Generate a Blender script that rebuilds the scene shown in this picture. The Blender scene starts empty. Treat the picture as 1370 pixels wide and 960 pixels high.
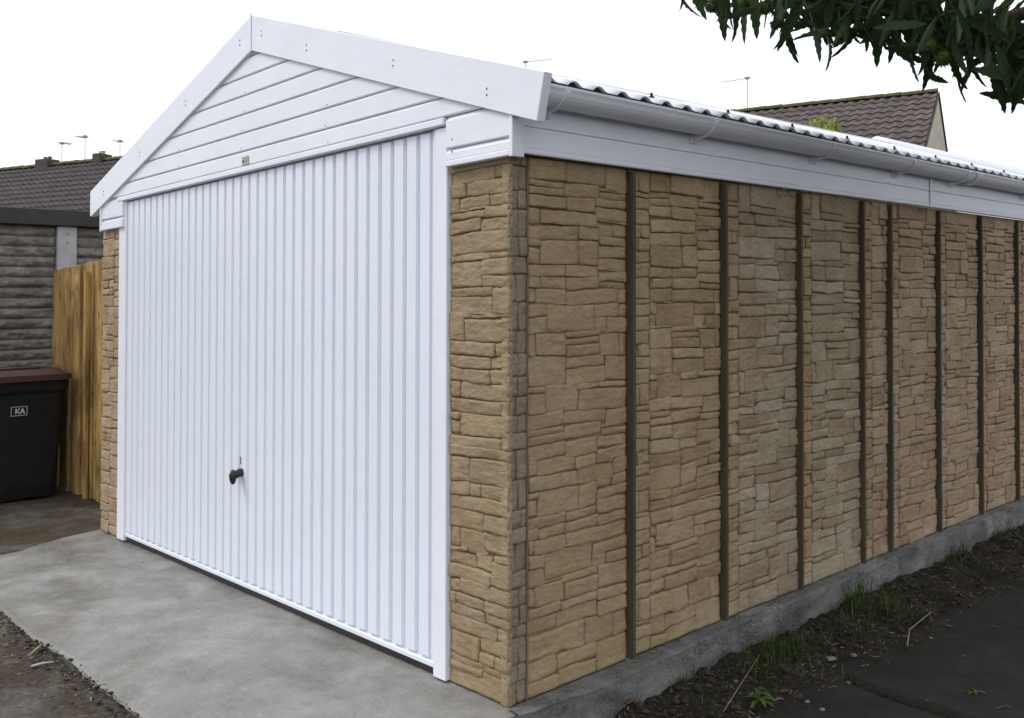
import bpy, bmesh, math, random
from mathutils import Vector, Matrix, noise
random.seed(7)
SC = bpy.context.scene
COL = SC.collection

# ------------------------------------------------------------------ camera
W0, H0 = 1370.0, 960.0
CAM = Vector((2.3483, -2.1864, 1.3485))
YAW, PITCH, ROLL, FOC, CY = 0.81900, 0.0151745, 0.002068, 1278.877, 387.985
KX, KY = 0.0131, 0.0142                       # the site falls gently towards the left and the front
fw = Vector((-math.sin(YAW)*math.cos(PITCH), math.cos(YAW)*math.cos(PITCH), math.sin(PITCH)))
rt = Vector((math.cos(YAW), math.sin(YAW), 0)); up = rt.cross(fw)
c_, s_ = math.cos(ROLL), math.sin(ROLL)
rt, up = c_*rt + s_*up, -s_*rt + c_*up
cd = bpy.data.cameras.new('camera'); co = bpy.data.objects.new('camera', cd); COL.objects.link(co)
M = Matrix.Identity(4)
for i in range(3):
    M[i][0] = rt[i]; M[i][1] = up[i]; M[i][2] = -fw[i]; M[i][3] = CAM[i]
co.matrix_world = M
cd.sensor_fit = 'HORIZONTAL'; cd.sensor_width = 36.0; cd.lens = FOC/W0*36.0
cd.shift_y = -(H0/2-CY)/W0
cd.clip_start = 0.05; cd.clip_end = 2000
SC.camera = co

# ------------------------------------------------------------------ overcast sky and soft sun
SUN_ELEV, SUN_AZ = math.radians(48), math.radians(222)     # azimuth clockwise from +Y: front left of the garage
w = bpy.data.worlds.new('World'); SC.world = w; w.use_nodes = True
nt = w.node_tree; nt.nodes.clear()
out = nt.nodes.new('ShaderNodeOutputWorld'); bg = nt.nodes.new('ShaderNodeBackground')
sky = nt.nodes.new('ShaderNodeTexSky'); sky.sky_type = 'NISHITA'; sky.sun_disc = False
sky.sun_elevation = SUN_ELEV; sky.sun_rotation = SUN_AZ
mix = nt.nodes.new('ShaderNodeMix'); mix.data_type = 'RGBA'; mix.inputs[0].default_value = 0.93
mix.inputs[7].default_value = (10.0, 10.25, 11.0, 1)        # cloud layer veiling the clear sky
nt.links.new(sky.outputs[0], mix.inputs[6]); nt.links.new(mix.outputs[2], bg.inputs[0])
bg.inputs[1].default_value = 0.1
nt.links.new(bg.outputs[0], out.inputs[0])
sl = bpy.data.lights.new('sun', 'SUN'); sl.energy = 1.15; sl.angle = math.radians(18); sl.color = (1, 0.97, 0.93)
so = bpy.data.objects.new('sun', sl); COL.objects.link(so)
sd = Vector((math.sin(SUN_AZ)*math.cos(SUN_ELEV), math.cos(SUN_AZ)*math.cos(SUN_ELEV), math.sin(SUN_ELEV)))
so.rotation_euler = (-sd).to_track_quat('-Z', 'Y').to_euler(); so.location = (-3, -6, 8)
SC.view_settings.view_transform = 'Standard'; SC.view_settings.look = 'None'
SC.view_settings.gamma = 1; SC.view_settings.exposure = 0.33; SC.view_settings.use_curve_mapping = False

# ------------------------------------------------------------------ pixel helpers
def clampv(v, a, b): return max(a, min(b, v))
def S(x, y): return KX*clampv(x, -12, 12) + KY*clampv(y, -12, 12)
def ray(px, py): return rt*((px-W0/2)/FOC) + up*(-(py-CY)/FOC) + fw
def at_depth(px, py, d): return CAM + ray(px, py)*d
def on_ground(px, py, h):
    d = ray(px, py); t = (h + KX*CAM.x + KY*CAM.y - CAM.z)/(d.z - KX*d.x - KY*d.y)
    p = CAM + d*t; return p.x, p.y
def to_px(p):
    q = Vector(p)-CAM; z = q.dot(fw)
    if z < 0.05: return None
    return W0/2+FOC*q.dot(rt)/z, CY-FOC*q.dot(up)/z, z

# ------------------------------------------------------------------ materials
def newmat(name):
    m = bpy.data.materials.new(name); m.use_nodes = True
    n = m.node_tree.nodes; b = n['Principled BSDF']
    return m, n, m.node_tree.links, b
def ramp(n, stops):
    r = n.new('ShaderNodeValToRGB'); e = r.color_ramp.elements
    while len(e) < len(stops): e.new(0.5)
    for el, (p, c) in zip(e, stops):
        el.position = p; el.color = (*c, 1)
    return r
def noise_node(n, l, scale, detail=6, rough=0.6, coord='Object', vscale=None, dist=0):
    tc = n.new('ShaderNodeTexCoord') if coord != 'Pos' else n.new('ShaderNodeNewGeometry')
    src = tc.outputs[coord] if coord != 'Pos' else tc.outputs['Position']
    if vscale:
        mp = n.new('ShaderNodeMapping'); mp.inputs['Scale'].default_value = vscale
        l.new(src, mp.inputs[0]); src = mp.outputs[0]
    t = n.new('ShaderNodeTexNoise'); t.inputs['Scale'].default_value = scale
    t.inputs['Detail'].default_value = detail; t.inputs['Roughness'].default_value = rough
    t.inputs['Distortion'].default_value = dist
    l.new(src, t.inputs['Vector']); return t
def mixc(n, l, fac, a, b, mode='MIX'):
    x = n.new('ShaderNodeMix'); x.data_type = 'RGBA'; x.blend_type = mode
    for i, v in ((0, fac), (6, a), (7, b)):
        if isinstance(v, (int, float)): x.inputs[i].default_value = v
        elif isinstance(v, tuple): x.inputs[i].default_value = (*v, 1)
        else: l.new(v, x.inputs[i])
    return x.outputs[2]
def bump(n, l, b, h, strength, dist=0.01):
    k = n.new('ShaderNodeBump'); k.inputs['Strength'].default_value = strength; k.inputs['Distance'].default_value = dist
    l.new(h, k.inputs['Height']); l.new(k.outputs[0], b.inputs['Normal'])
def add(n, l, a, b, op='ADD'):
    m = n.new('ShaderNodeMath'); m.operation = op
    for i, v in ((0, a), (1, b)):
        if isinstance(v, (int, float)): m.inputs[i].default_value = v
        else: l.new(v, m.inputs[i])
    return m.outputs[0]

def basic(name, c1, c2, scale=8, rough=0.6, bs=0.2, bscale=60, bdist=0.004, vscale=None, c3=None, bdetail=8, spec=None):
    m, n, l, b = newmat(name)
    t = noise_node(n, l, scale, 7, 0.62, 'Pos', vscale)
    st = [(0.32, c1), (0.68, c2)] if c3 is None else [(0.28, c1), (0.5, c2), (0.72, c3)]
    r = ramp(n, st); l.new(t.outputs[0], r.inputs[0]); l.new(r.outputs[0], b.inputs['Base Color'])
    b.inputs['Roughness'].default_value = rough
    if spec is not None: b.inputs['Specular IOR Level'].default_value = spec
    if bs:
        t2 = noise_node(n, l, bscale, bdetail, 0.65, 'Pos', vscale)
        bump(n, l, b, t2.outputs[0], bs, bdist)
    return m

def pvc(name, a, b_, rough):
    m, n, l, b = newmat(name)
    t = noise_node(n, l, 3.0, 8, 0.6, 'Pos'); t2 = noise_node(n, l, 9.0, 8, 0.7, 'Pos', (0.6, 0.6, 3.0))
    f = add(n, l, t.outputs[0], t2.outputs[0], 'MULTIPLY')
    r = ramp(n, [(0.12, b_), (0.3, a)]); l.new(f, r.inputs[0]); l.new(r.outputs[0], b.inputs['Base Color'])
    b.inputs['Roughness'].default_value = rough; b.inputs['Specular IOR Level'].default_value = 0.35
    t3 = noise_node(n, l, 2.2, 3, 0.5, 'Pos'); bump(n, l, b, t3.outputs[0], 0.05, 0.02)
    return m
M_PVC = pvc('white_upvc', (0.82, 0.84, 0.89), (0.77, 0.79, 0.838), 0.42)
M_DOOR = pvc('white_painted_steel', (0.775, 0.81, 0.88), (0.75, 0.785, 0.852), 0.34)
M_ROOF = pvc('white_roof_sheet', (0.74, 0.755, 0.79), (0.66, 0.67, 0.70), 0.5)

def stone(name, cols, joint):
    m, n, l, b = newmat(name)
    g = n.new('ShaderNodeNewGeometry')
    t = noise_node(n, l, 5.0, 6, 0.6, 'Pos'); t2 = noise_node(n, l, 34.0, 9, 0.7, 'Pos', (1, 1, 1.7))
    f = add(n, l, add(n, l, t.outputs[0], 0.55, 'MULTIPLY'), add(n, l, g.outputs['Random Per Island'], 0.22, 'MULTIPLY'))
    f = add(n, l, f, add(n, l, t2.outputs[0], 0.5, 'MULTIPLY')); f = add(n, l, f, 0.08, 'SUBTRACT')
    r = ramp(n, [(0.34, cols[0]), (0.52, cols[1]), (0.72, cols[2])]); l.new(f, r.inputs[0])
    # rusty mineral staining with a shape of its own
    t4 = noise_node(n, l, 7.5, 5, 0.7, 'Pos', None, 0.8); r4 = ramp(n, [(0.60, (0, 0, 0)), (0.74, (1, 1, 1))]); l.new(t4.outputs[0], r4.inputs[0])
    s = n.new('ShaderNodeMath'); s.operation = 'MULTIPLY'; l.new(r4.outputs[0], s.inputs[0]); s.inputs[1].default_value = 0.45
    c = mixc(n, l, s.outputs[0], r.outputs[0], joint)
    l.new(c, b.inputs['Base Color']); b.inputs['Roughness'].default_value = 0.9; b.inputs['Specular IOR Level'].default_value = 0.2
    tb = noise_node(n, l, 55.0, 9, 0.72, 'Pos', (1, 1, 1.6)); tv = noise_node(n, l, 210.0, 4, 0.6, 'Pos')
    rd = noise_node(n, l, 17.0, 6, 0.6, 'Pos', (1, 1, 2.3), 0.6); rd.noise_type = 'RIDGED_MULTIFRACTAL'; rd.normalize = True
    vo = n.new('ShaderNodeTexVoronoi'); vo.inputs['Scale'].default_value = 26; vo.feature = 'F1'
    mpv = n.new('ShaderNodeMapping'); mpv.inputs['Scale'].default_value = (1, 1, 2.0); l.new(g.outputs['Position'], mpv.inputs[0]); l.new(mpv.outputs[0], vo.inputs['Vector'])
    hh = add(n, l, tb.outputs[0], add(n, l, tv.outputs[0], 0.35, 'MULTIPLY')); hh = add(n, l, hh, add(n, l, rd.outputs[0], 0.55, 'MULTIPLY')); hh = add(n, l, hh, add(n, l, vo.outputs['Distance'], -0.5, 'MULTIPLY'))
    bump(n, l, b, hh, 0.62, 0.014)
    return m
M_TAN = stone('tan_cast_stone', ((0.275, 0.195, 0.102), (0.365, 0.268, 0.150), (0.455, 0.348, 0.212)), (0.29, 0.178, 0.074))
M_GREY = stone('greyish_cast_stone', ((0.250, 0.190, 0.116), (0.345, 0.275, 0.182), (0.445, 0.378, 0.275)), (0.30, 0.190, 0.085))
M_CORNER = stone('grey_corner_stone', ((0.200, 0.156, 0.102), (0.275, 0.218, 0.150), (0.355, 0.295, 0.218)), (0.22, 0.145, 0.07))
M_PILLAR = stone('brownish_cast_stone', ((0.232, 0.168, 0.092), (0.315, 0.234, 0.136), (0.398, 0.308, 0.194)), (0.25, 0.155, 0.065))
M_PINK = stone('pinkish_cast_stone', ((0.290, 0.203, 0.124), (0.390, 0.285, 0.182), (0.480, 0.366, 0.250)), (0.31, 0.19, 0.10))
M_JOINT = basic('ochre_joint', (0.165, 0.105, 0.048), (0.27, 0.168, 0.072), 14, 0.95, 0.4, 90, 0.004)
M_STRIP = basic('dark_olive_timber', (0.046, 0.038, 0.018), (0.085, 0.070, 0.036), 6, 0.75, 0.35, 30, 0.004, (3, 3, 0.35))
M_BLACK = basic('black_rubber', (0.008, 0.009, 0.009), (0.015, 0.016, 0.016), 5, 0.35, 0)
M_DARK = basic('dark_gap', (0.012, 0.014, 0.013), (0.02, 0.022, 0.02), 5, 0.9, 0)
M_FOAM = basic('dark_green_filler', (0.012, 0.02, 0.016), (0.02, 0.032, 0.026), 20, 0.9, 0.3)
M_SCREW = basic('dull_screw', (0.09, 0.09, 0.10), (0.16, 0.16, 0.17), 40, 0.5, 0)
M_PLATE = basic('beige_plate', (0.36, 0.32, 0.22), (0.44, 0.40, 0.29), 30, 0.4, 0)
M_BLUE = basic('dark_emblem', (0.05, 0.06, 0.07), (0.08, 0.09, 0.09), 30, 0.5, 0)

def slab_mat(name, c1, c2, c3, stain, agg, spec=0.4, r0=0.42, r1=0.8, bs=0.35):
    m, n, l, b = newmat(name)
    t = noise_node(n, l, 1.7, 9, 0.62, 'Pos', None, 0.4); r = ramp(n, [(0.30, c1), (0.48, c2), (0.70, c3)]); l.new(t.outputs[0], r.inputs[0])
    t2 = noise_node(n, l, 1.1, 5, 0.6, 'Pos', (1.0, 2.4, 1), 1.2); r2 = ramp(n, [(0.52, (0, 0, 0)), (0.72, (1, 1, 1))]); l.new(t2.outputs[0], r2.inputs[0])
    k = add(n, l, r2.outputs[0], 0.8, 'MULTIPLY')
    c = mixc(n, l, k, r.outputs[0], stain)
    v = n.new('ShaderNodeTexVoronoi'); v.inputs['Scale'].default_value = 42; g = n.new('ShaderNodeNewGeometry'); l.new(g.outputs['Position'], v.inputs['Vector'])
    r3 = ramp(n, [(0.05, (0.25, 0.25, 0.25)), (0.13, (1, 1, 1))]); l.new(v.outputs['Distance'], r3.inputs[0])
    t5 = noise_node(n, l, 9, 3, 0.6, 'Pos'); r5 = ramp(n, [(0.50, (0, 0, 0)), (0.56, (1, 1, 1))]); l.new(t5.outputs[0], r5.inputs[0])
    c = mixc(n, l, add(n, l, r5.outputs[0], agg, 'MULTIPLY'), c, mixc(n, l, 1.0, c, r3.outputs[0], 'MULTIPLY'))
    t6 = noise_node(n, l, 70, 8, 0.75, 'Pos'); r6 = ramp(n, [(0.3, (0.72, 0.72, 0.72)), (0.7, (1.18, 1.18, 1.18))]); l.new(t6.outputs[0], r6.inputs[0])
    t8 = noise_node(n, l, 5.5, 9, 0.7, 'Pos', None, 0.6); r8 = ramp(n, [(0.32, (0.74, 0.73, 0.71)), (0.66, (1.14, 1.14, 1.15))]); l.new(t8.outputs[0], r8.inputs[0])
    c = mixc(n, l, 1.0, c, r8.outputs[0], 'MULTIPLY')
    c = mixc(n, l, 0.9, c, r6.outputs[0], 'MULTIPLY')
    l.new(c, b.inputs['Base Color']); b.inputs['Roughness'].default_value = 0.62
    b.inputs['Specular IOR Level'].default_value = spec
    rr = ramp(n, [(0.35, (r0, r0, r0)), (0.65, (r1, r1, r1))]); l.new(t.outputs[0], rr.inputs[0]); l.new(rr.outputs[0], b.inputs['Roughness'])
    t7 = noise_node(n, l, 26, 9, 0.7, 'Pos'); bump(n, l, b, add(n, l, t7.outputs[0], t6.outputs[0]), bs, 0.008)
    return m
M_SLAB = slab_mat('smooth_concrete', (0.190, 0.187, 0.166), (0.265, 0.262, 0.240), (0.340, 0.338, 0.316), (0.185, 0.158, 0.116), 1.0, 0.5, 0.20, 0.60, 0.45)
def plinth_mat():
    m, n, l, b = newmat('rough_concrete')
    t = noise_node(n, l, 3.2, 8, 0.65, 'Pos', (1, 1, 2.0), 0.8); r = ramp(n, [(0.32, (0.10, 0.10, 0.090)), (0.5, (0.20, 0.20, 0.185)), (0.68, (0.34, 0.34, 0.32))]); l.new(t.outputs[0], r.inputs[0])
    v = n.new('ShaderNodeTexVoronoi'); v.inputs['Scale'].default_value = 85; g = n.new('ShaderNodeNewGeometry'); l.new(g.outputs['Position'], v.inputs['Vector'])
    rv = ramp(n, [(0.15, (1.25, 1.25, 1.25)), (0.6, (0.6, 0.6, 0.6))]); l.new(v.outputs['Distance'], rv.inputs[0])
    tm = noise_node(n, l, 6, 4, 0.6, 'Pos'); rm_ = ramp(n, [(0.45, (0, 0, 0)), (0.6, (1, 1, 1))]); l.new(tm.outputs[0], rm_.inputs[0])
    c = mixc(n, l, rm_.outputs[0], r.outputs[0], mixc(n, l, 1.0, r.outputs[0], rv.outputs[0], 'MULTIPLY'))
    t2 = noise_node(n, l, 120, 8, 0.75, 'Pos'); r2 = ramp(n, [(0.3, (0.6, 0.6, 0.6)), (0.7, (1.3, 1.3, 1.3))]); l.new(t2.outputs[0], r2.inputs[0])
    c = mixc(n, l, 0.9, c, r2.outputs[0], 'MULTIPLY'); l.new(c, b.inputs['Base Color']); b.inputs['Roughness'].default_value = 0.9
    hgt = add(n, l, t2.outputs[0], add(n, l, v.outputs['Distance'], add(n, l, rm_.outputs[0], -1.3, 'MULTIPLY'), 'MULTIPLY'))
    bump(n, l, b, hgt, 0.9, 0.012); return m
M_PLINTH = plinth_mat()

def ground_mat():
    m, n, l, b = newmat('earth_and_old_paving')
    g = n.new('ShaderNodeNewGeometry'); sp = n.new('ShaderNodeSeparateXYZ'); l.new(g.outputs['Position'], sp.inputs[0])
    t = noise_node(n, l, 6, 10, 0.68, 'Pos'); t2 = noise_node(n, l, 45, 8, 0.75, 'Pos'); t3 = noise_node(n, l, 1.3, 6, 0.6, 'Pos', None, 0.8)
    soil = ramp(n, [(0.35, (0.012, 0.010, 0.007)), (0.55, (0.034, 0.027, 0.018)), (0.72, (0.090, 0.072, 0.048))]); l.new(t2.outputs[0], soil.inputs[0])
    pav = ramp(n, [(0.33, (0.045, 0.036, 0.028)), (0.48, (0.105, 0.092, 0.078)), (0.66, (0.20, 0.185, 0.165))])
    l.new(add(n, l, add(n, l, t.outputs[0], 0.6, 'MULTIPLY'), add(n, l, t2.outputs[0], 0.4, 'MULTIPLY')), pav.inputs[0])
    dirt = ramp(n, [(0.42, (1, 1, 1)), (0.56, (0, 0, 0))]); l.new(t3.outputs[0], dirt.inputs[0])
    dcol = ramp(n, [(0.35, (0.030, 0.023, 0.014)), (0.7, (0.115, 0.088, 0.055))]); l.new(t2.outputs[0], dcol.inputs[0])
    fr = mixc(n, l, dirt.outputs[0], pav.outputs[0], dcol.outputs[0])
    # bare soil lies along the right-hand side of the garage
    e = add(n, l, sp.outputs[0], add(n, l, add(n, l, t3.outputs[0], 0.5, 'SUBTRACT'), 0.3, 'MULTIPLY'))
    mr = n.new('ShaderNodeMapRange'); mr.inputs[1].default_value = -0.08; mr.inputs[2].default_value = 0.05; l.new(e, mr.inputs[0])
    c = mixc(n, l, mr.outputs[0], fr, soil.outputs[0])
    l.new(c, b.inputs['Base Color']); b.inputs['Roughness'].default_value = 0.93; b.inputs['Specular IOR Level'].default_value = 0.25
    bump(n, l, b, add(n, l, t2.outputs[0], t.outputs[0]), 0.8, 0.02)
    return m
M_GROUND = ground_mat()
M_ASPH = slab_mat('dark_asphalt', (0.020, 0.020, 0.018), (0.030, 0.030, 0.028), (0.046, 0.045, 0.041), (0.021, 0.019, 0.016), 0.8, 0.14, 0.8, 0.95, 0.6)

def timber():
    m, n, l, b = newmat('treated_fence_timber')
    oi = n.new('ShaderNodeObjectInfo')
    t = noise_node(n, l, 10, 8, 0.6, 'Pos', (6, 6, 0.5), 0.6)
    r = ramp(n, [(0.28, (0.15, 0.078, 0.018)), (0.46, (0.37, 0.222, 0.062)), (0.7, (0.55, 0.37, 0.135))])
    l.new(add(n, l, t.outputs[0], add(n, l, oi.outputs['Random'], 0.10, 'MULTIPLY')), r.inputs[0])
    v = n.new('ShaderNodeTexVoronoi'); v.inputs['Scale'].default_value = 5.0
    mp = n.new('ShaderNodeMapping'); mp.inputs['Scale'].default_value = (1.5, 1.5, 0.62); g = n.new('ShaderNodeNewGeometry')
    l.new(g.outputs['Position'], mp.inputs[0]); l.new(mp.outputs[0], v.inputs['Vector'])
    kr = ramp(n, [(0.05, (0.06, 0.03, 0.008)), (0.14, (1, 1, 1))]); l.new(v.outputs['Distance'], kr.inputs[0])
    ts = noise_node(n, l, 3.0, 5, 0.6, 'Pos', (2.2, 2.2, 0.6), 0.5); rs = ramp(n, [(0.40, (0.42, 0.36, 0.28)), (0.56, (1, 1, 1))]); l.new(ts.outputs[0], rs.inputs[0])
    c = mixc(n, l, 0.8, mixc(n, l, 0.85, r.outputs[0], rs.outputs[0], 'MULTIPLY'), kr.outputs[0], 'MULTIPLY')
    l.new(c, b.inputs['Base Color']); b.inputs['Roughness'].default_value = 0.75
    bump(n, l, b, t.outputs[0], 0.4, 0.006); return m
M_FENCE = timber()
M_BIN = basic('black_bin_plastic', (0.010, 0.010, 0.009), (0.017, 0.016, 0.014), 12, 0.75, 0.15, 120, 0.002, spec=0.2)
M_LID = basic('brown_bin_plastic', (0.040, 0.017, 0.011), (0.068, 0.030, 0.020), 12, 0.45, 0.15, 120, 0.002)
M_PRINT = basic('pale_print', (0.42, 0.42, 0.46), (0.5, 0.5, 0.55), 30, 0.5, 0)
M_BLOCK = basic('rock_faced_block', (0.11, 0.105, 0.085), (0.20, 0.19, 0.16), 9, 0.9, 0.8, 55, 0.015, None, (0.30, 0.29, 0.26))
M_POST = basic('pale_concrete', (0.36, 0.35, 0.36), (0.48, 0.47, 0.48), 7, 0.8, 0.3, 60, 0.005)
M_FASC = basic('brown_black_fascia', (0.020, 0.018, 0.018), (0.032, 0.029, 0.029), 5, 0.5, 0.1)
M_TILE = basic('brown_roof_tile', (0.046, 0.035, 0.031), (0.082, 0.064, 0.056), 3.5, 0.8, 0.3, 25, 0.01, None, (0.14, 0.115, 0.098))
M_TILE2 = basic('dark_brown_roof_tile', (0.026, 0.019, 0.020), (0.048, 0.036, 0.036), 4, 0.8, 0.3, 25, 0.01, None, (0.075, 0.06, 0.055))
M_MOSS = basic('mossy_ridge_tile', (0.055, 0.06, 0.018), (0.10, 0.085, 0.035), 6, 0.9, 0.6, 30, 0.02)
M_RENDER = basic('cream_render', (0.40, 0.365, 0.27), (0.52, 0.48, 0.37), 2, 0.9, 0.2, 40, 0.01)
M_METAL = basic('grey_aluminium', (0.25, 0.26, 0.28), (0.35, 0.36, 0.38), 6, 0.4, 0)
M_BRICK = basic('dark_chimney', (0.05, 0.04, 0.036), (0.09, 0.075, 0.065), 6, 0.9, 0.4)
M_BARK = basic('chestnut_bark', (0.03, 0.023, 0.016), (0.075, 0.06, 0.044), 9, 0.9, 0.8, 20, 0.02, (3, 3, 0.6))
def leafmat(name, c1, c2, trans, scale=9, rough=0.45):
    m, n, l, b = newmat(name)
    oi = n.new('ShaderNodeNewGeometry'); t = noise_node(n, l, scale, 4, 0.6, 'Pos')
    f = add(n, l, add(n, l, oi.outputs['Random Per Island'], 0.6, 'MULTIPLY'), add(n, l, t.outputs[0], 0.4, 'MULTIPLY'))
    r = ramp(n, [(0.25, c1), (0.75, c2)]); l.new(f, r.inputs[0]); l.new(r.outputs[0], b.inputs['Base Color'])
    b.inputs['Roughness'].default_value = rough; b.inputs['Specular IOR Level'].default_value = 0.2
    if trans:
        tr = n.new('ShaderNodeBsdfTranslucent'); l.new(r.outputs[0], tr.inputs[0]); mx = n.new('ShaderNodeMixShader'); mx.inputs[0].default_value = trans
        o = n['Material Output']; l.new(b.outputs[0], mx.inputs[1]); l.new(tr.outputs[0], mx.inputs[2]); l.new(mx.outputs[0], o.inputs[0])
    return m
M_LEAF = leafmat('chestnut_leaf', (0.014, 0.032, 0.010), (0.048, 0.085, 0.022), 0.3, 9, 0.55)
M_BURR = leafmat('chestnut_burr', (0.045, 0.07, 0.018), (0.085, 0.115, 0.03), 0.1, 40, 0.8)
M_GRASS = leafmat('grass_blade', (0.025, 0.045, 0.010), (0.085, 0.12, 0.03), 0.25, 6, 0.6)
M_WEED = leafmat('weed_leaf', (0.05, 0.11, 0.018), (0.11, 0.19, 0.04), 0.3, 6, 0.5)
M_LIME = leafmat('lime_green_leaf', (0.20, 0.27, 0.04), (0.38, 0.42, 0.09), 0.4, 3, 0.6)
M_DEADLEAF = leafmat('dead_leaf', (0.085, 0.040, 0.020), (0.20, 0.115, 0.065), 0.15, 12, 0.7)
M_STRAW = basic('pale_twig', (0.20, 0.16, 0.095), (0.34, 0.29, 0.19), 20, 0.8, 0.2)
M_STONE = basic('pebble', (0.10, 0.095, 0.085), (0.22, 0.21, 0.19), 8, 0.85, 0.4)
M_PALELEAF = basic('pale_grey_leaf', (0.19, 0.165, 0.14), (0.27, 0.24, 0.21), 20, 0.8, 0.2)

# ------------------------------------------------------------------ mesh helpers
WL = {}
class MB:
    def __init__(s): s.v = []; s.f = []; s.smooth = False
    def quad(s, *p):
        i = len(s.v); s.v += [Vector(q) for q in p]; s.f.append(tuple(range(i, i+len(p)))); return s
    def prism(s, poly, d):                     # poly: list of 3D points, d: extrusion vector
        i = len(s.v); n = len(poly); d = Vector(d)
        s.v += [Vector(p) for p in poly] + [Vector(p)+d for p in poly]
        s.f.append(tuple(range(i+n-1, i-1, -1))); s.f.append(tuple(range(i+n, i+2*n)))
        for k in range(n):
            j = (k+1) % n; s.f.append((i+k, i+j, i+n+j, i+n+k))
        return s
    def box(s, a, b):
        x0, y0, z0 = a; x1, y1, z1 = b
        return s.prism([(x0, y0, z0), (x1, y0, z0), (x1, y1, z0), (x0, y1, z0)], (0, 0, z1-z0))
    def cbox(s, a, b, c=0.003):                # box with chamfered edges
        bm = bmesh.new(); bmesh.ops.create_cube(bm, size=1)
        A = Vector(a); B = Vector(b)
        for v in bm.verts:
            v.co = Vector([(A[k]+B[k])/2 + v.co[k]*(B[k]-A[k]) for k in range(3)])
        bmesh.ops.bevel(bm, geom=bm.edges[:], offset=c, segments=1, affect='EDGES', profile=0.5)
        s.from_bm(bm); bm.free(); return s
    def from_bm(s, bm):
        bm.verts.index_update(); i = len(s.v)
        s.v += [v.co.copy() for v in bm.verts]; s.f += [tuple(i+v.index for v in f.verts) for f in bm.faces]
    def tube(s, pts, radii, n=8, cap=True):
        pts = [Vector(p) for p in pts]; i0 = len(s.v)
        for k, p in enumerate(pts):
            t = (pts[min(k+1, len(pts)-1)]-pts[max(k-1, 0)]).normalized()
            a = t.cross(Vector((0, 0, 1)))
            if a.length < 1e-3: a = t.cross(Vector((1, 0, 0)))
            a.normalize(); b = t.cross(a); r = radii[k] if isinstance(radii, (list, tuple)) else radii
            for q in range(n):
                an = 2*math.pi*q/n; s.v.append(p + (a*math.cos(an)+b*math.sin(an))*r)
        for k in range(len(pts)-1):
            for q in range(n):
                u0 = i0+k*n+q; u1 = i0+k*n+(q+1) % n; s.f.append((u0, u1, u1+n, u0+n))
        if cap:
            s.f.append(tuple(i0+q for q in range(n))[::-1]); s.f.append(tuple(i0+(len(pts)-1)*n+q for q in range(n)))
        return s
    def build(s, name, mat, parent=None, smooth=False, shear=True, base=False):
        vs = s.v
        if shear: vs = [Vector((p.x, p.y, p.z+S(p.x, p.y))) for p in vs]
        lo = Vector([min(p[k] for p in vs) for k in range(3)]); hi = Vector([max(p[k] for p in vs) for k in range(3)])
        c = (lo+hi)/2
        if base or parent is None: c.z = lo.z
        me = bpy.data.meshes.new(name); me.from_pydata([p-c for p in vs], [], s.f); me.update()
        bm = bmesh.new(); bm.from_mesh(me); bmesh.ops.recalc_face_normals(bm, faces=bm.faces); bm.to_mesh(me); bm.free()
        for m in (mat if isinstance(mat, list) else [mat]): me.materials.append(m)
        if smooth: me.shade_smooth()
        o = bpy.data.objects.new(name, me); COL.objects.link(o); WL[o.name] = c.copy()
        if parent is not None:
            o.parent = parent; o.location = c-WL[parent.name]
        else: o.location = c
        return o
def tag(o, label=None, cat=None, group=None, kind=None):
    for k, v in (('label', label), ('category', cat), ('group', group), ('kind', kind)):
        if v: o[k] = v
    return o
def empty(name, loc, label, cat, group=None, rz=0):
    o = bpy.data.objects.new(name, None); COL.objects.link(o); o.location = loc; o.rotation_euler = (0, 0, rz); o.empty_display_size = 0.2
    WL[o.name] = Vector(loc); return tag(o, label, cat, group)
def share(src, parent, off, name=None):
    c = src.copy(); COL.objects.link(c)
    if name: c.name = name
    c.parent = parent; c.location = off; return c
def N3(x, y, z, s=1.0): return noise.noise(Vector((x*s, y*s, z*s)))

# ================================================================== SETTING
def ground_h(x, y):
    h = -0.018 + 0.010*N3(x, y, 0, 3)
    r = clampv((x+0.05)/0.12, 0, 1); r2 = r*r*(3-2*r)
    h = h*(1-r2) + r2*(-0.135 if x < 0.62 else -0.15)
    if 0.02 < x < 0.75 and -0.9 < y < 7:
        k = clampv((x-0.02)/0.08, 0, 1)*clampv((0.72-x)/0.22, 0, 1)
        h += k*(0.045*N3(x, y, 3, 4) + 0.035*N3(x, y, 5, 11) + 0.016*N3(x, y, 7, 27) + 0.02)
        h -= k*0.02*clampv(0.6-y, 0, 1)
    if -3.6 < x < -0.05 and y > -0.9 and y < 6.3: h = -0.16
    if x < 0 and y < -0.85: h += 0.006 + 0.014*N3(x, y, 9, 14) + 0.010*N3(x, y, 2, 33)
    if x < -3.6: h += -0.045*clampv((-3.7-x)/0.5, 0, 1) + 0.01*N3(x, y, 4, 8)
    return h
def axis(dense, mid, far):
    a = []
    x = dense[0]
    while x < dense[1]: a.append(x); x += dense[2]
    pre = []; x = dense[0]; st = dense[2]
    while x > -far: st = min(st*1.35, 60); x -= st; pre.append(x)
    post = []; x = a[-1]; st = dense[2]
    while x < far: st = min(st*1.35, 60); x += st; post.append(x)
    return pre[::-1]+a+post
gx = axis((-4.6, 1.0, 0.035), 0, 400); gy = axis((-1.4, 5.2, 0.035), 0, 400)
mb = MB(); nx = len(gx)
for y in gy:
    for x in gx: mb.v.append(Vector((x, y, ground_h(x, y))))
for j in range(len(gy)-1):
    for i in range(nx-1): mb.f.append((j*nx+i, j*nx+i+1, (j+1)*nx+i+1, (j+1)*nx+i))
tag(mb.build('ground', M_GROUND, smooth=True), kind='structure')

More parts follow.
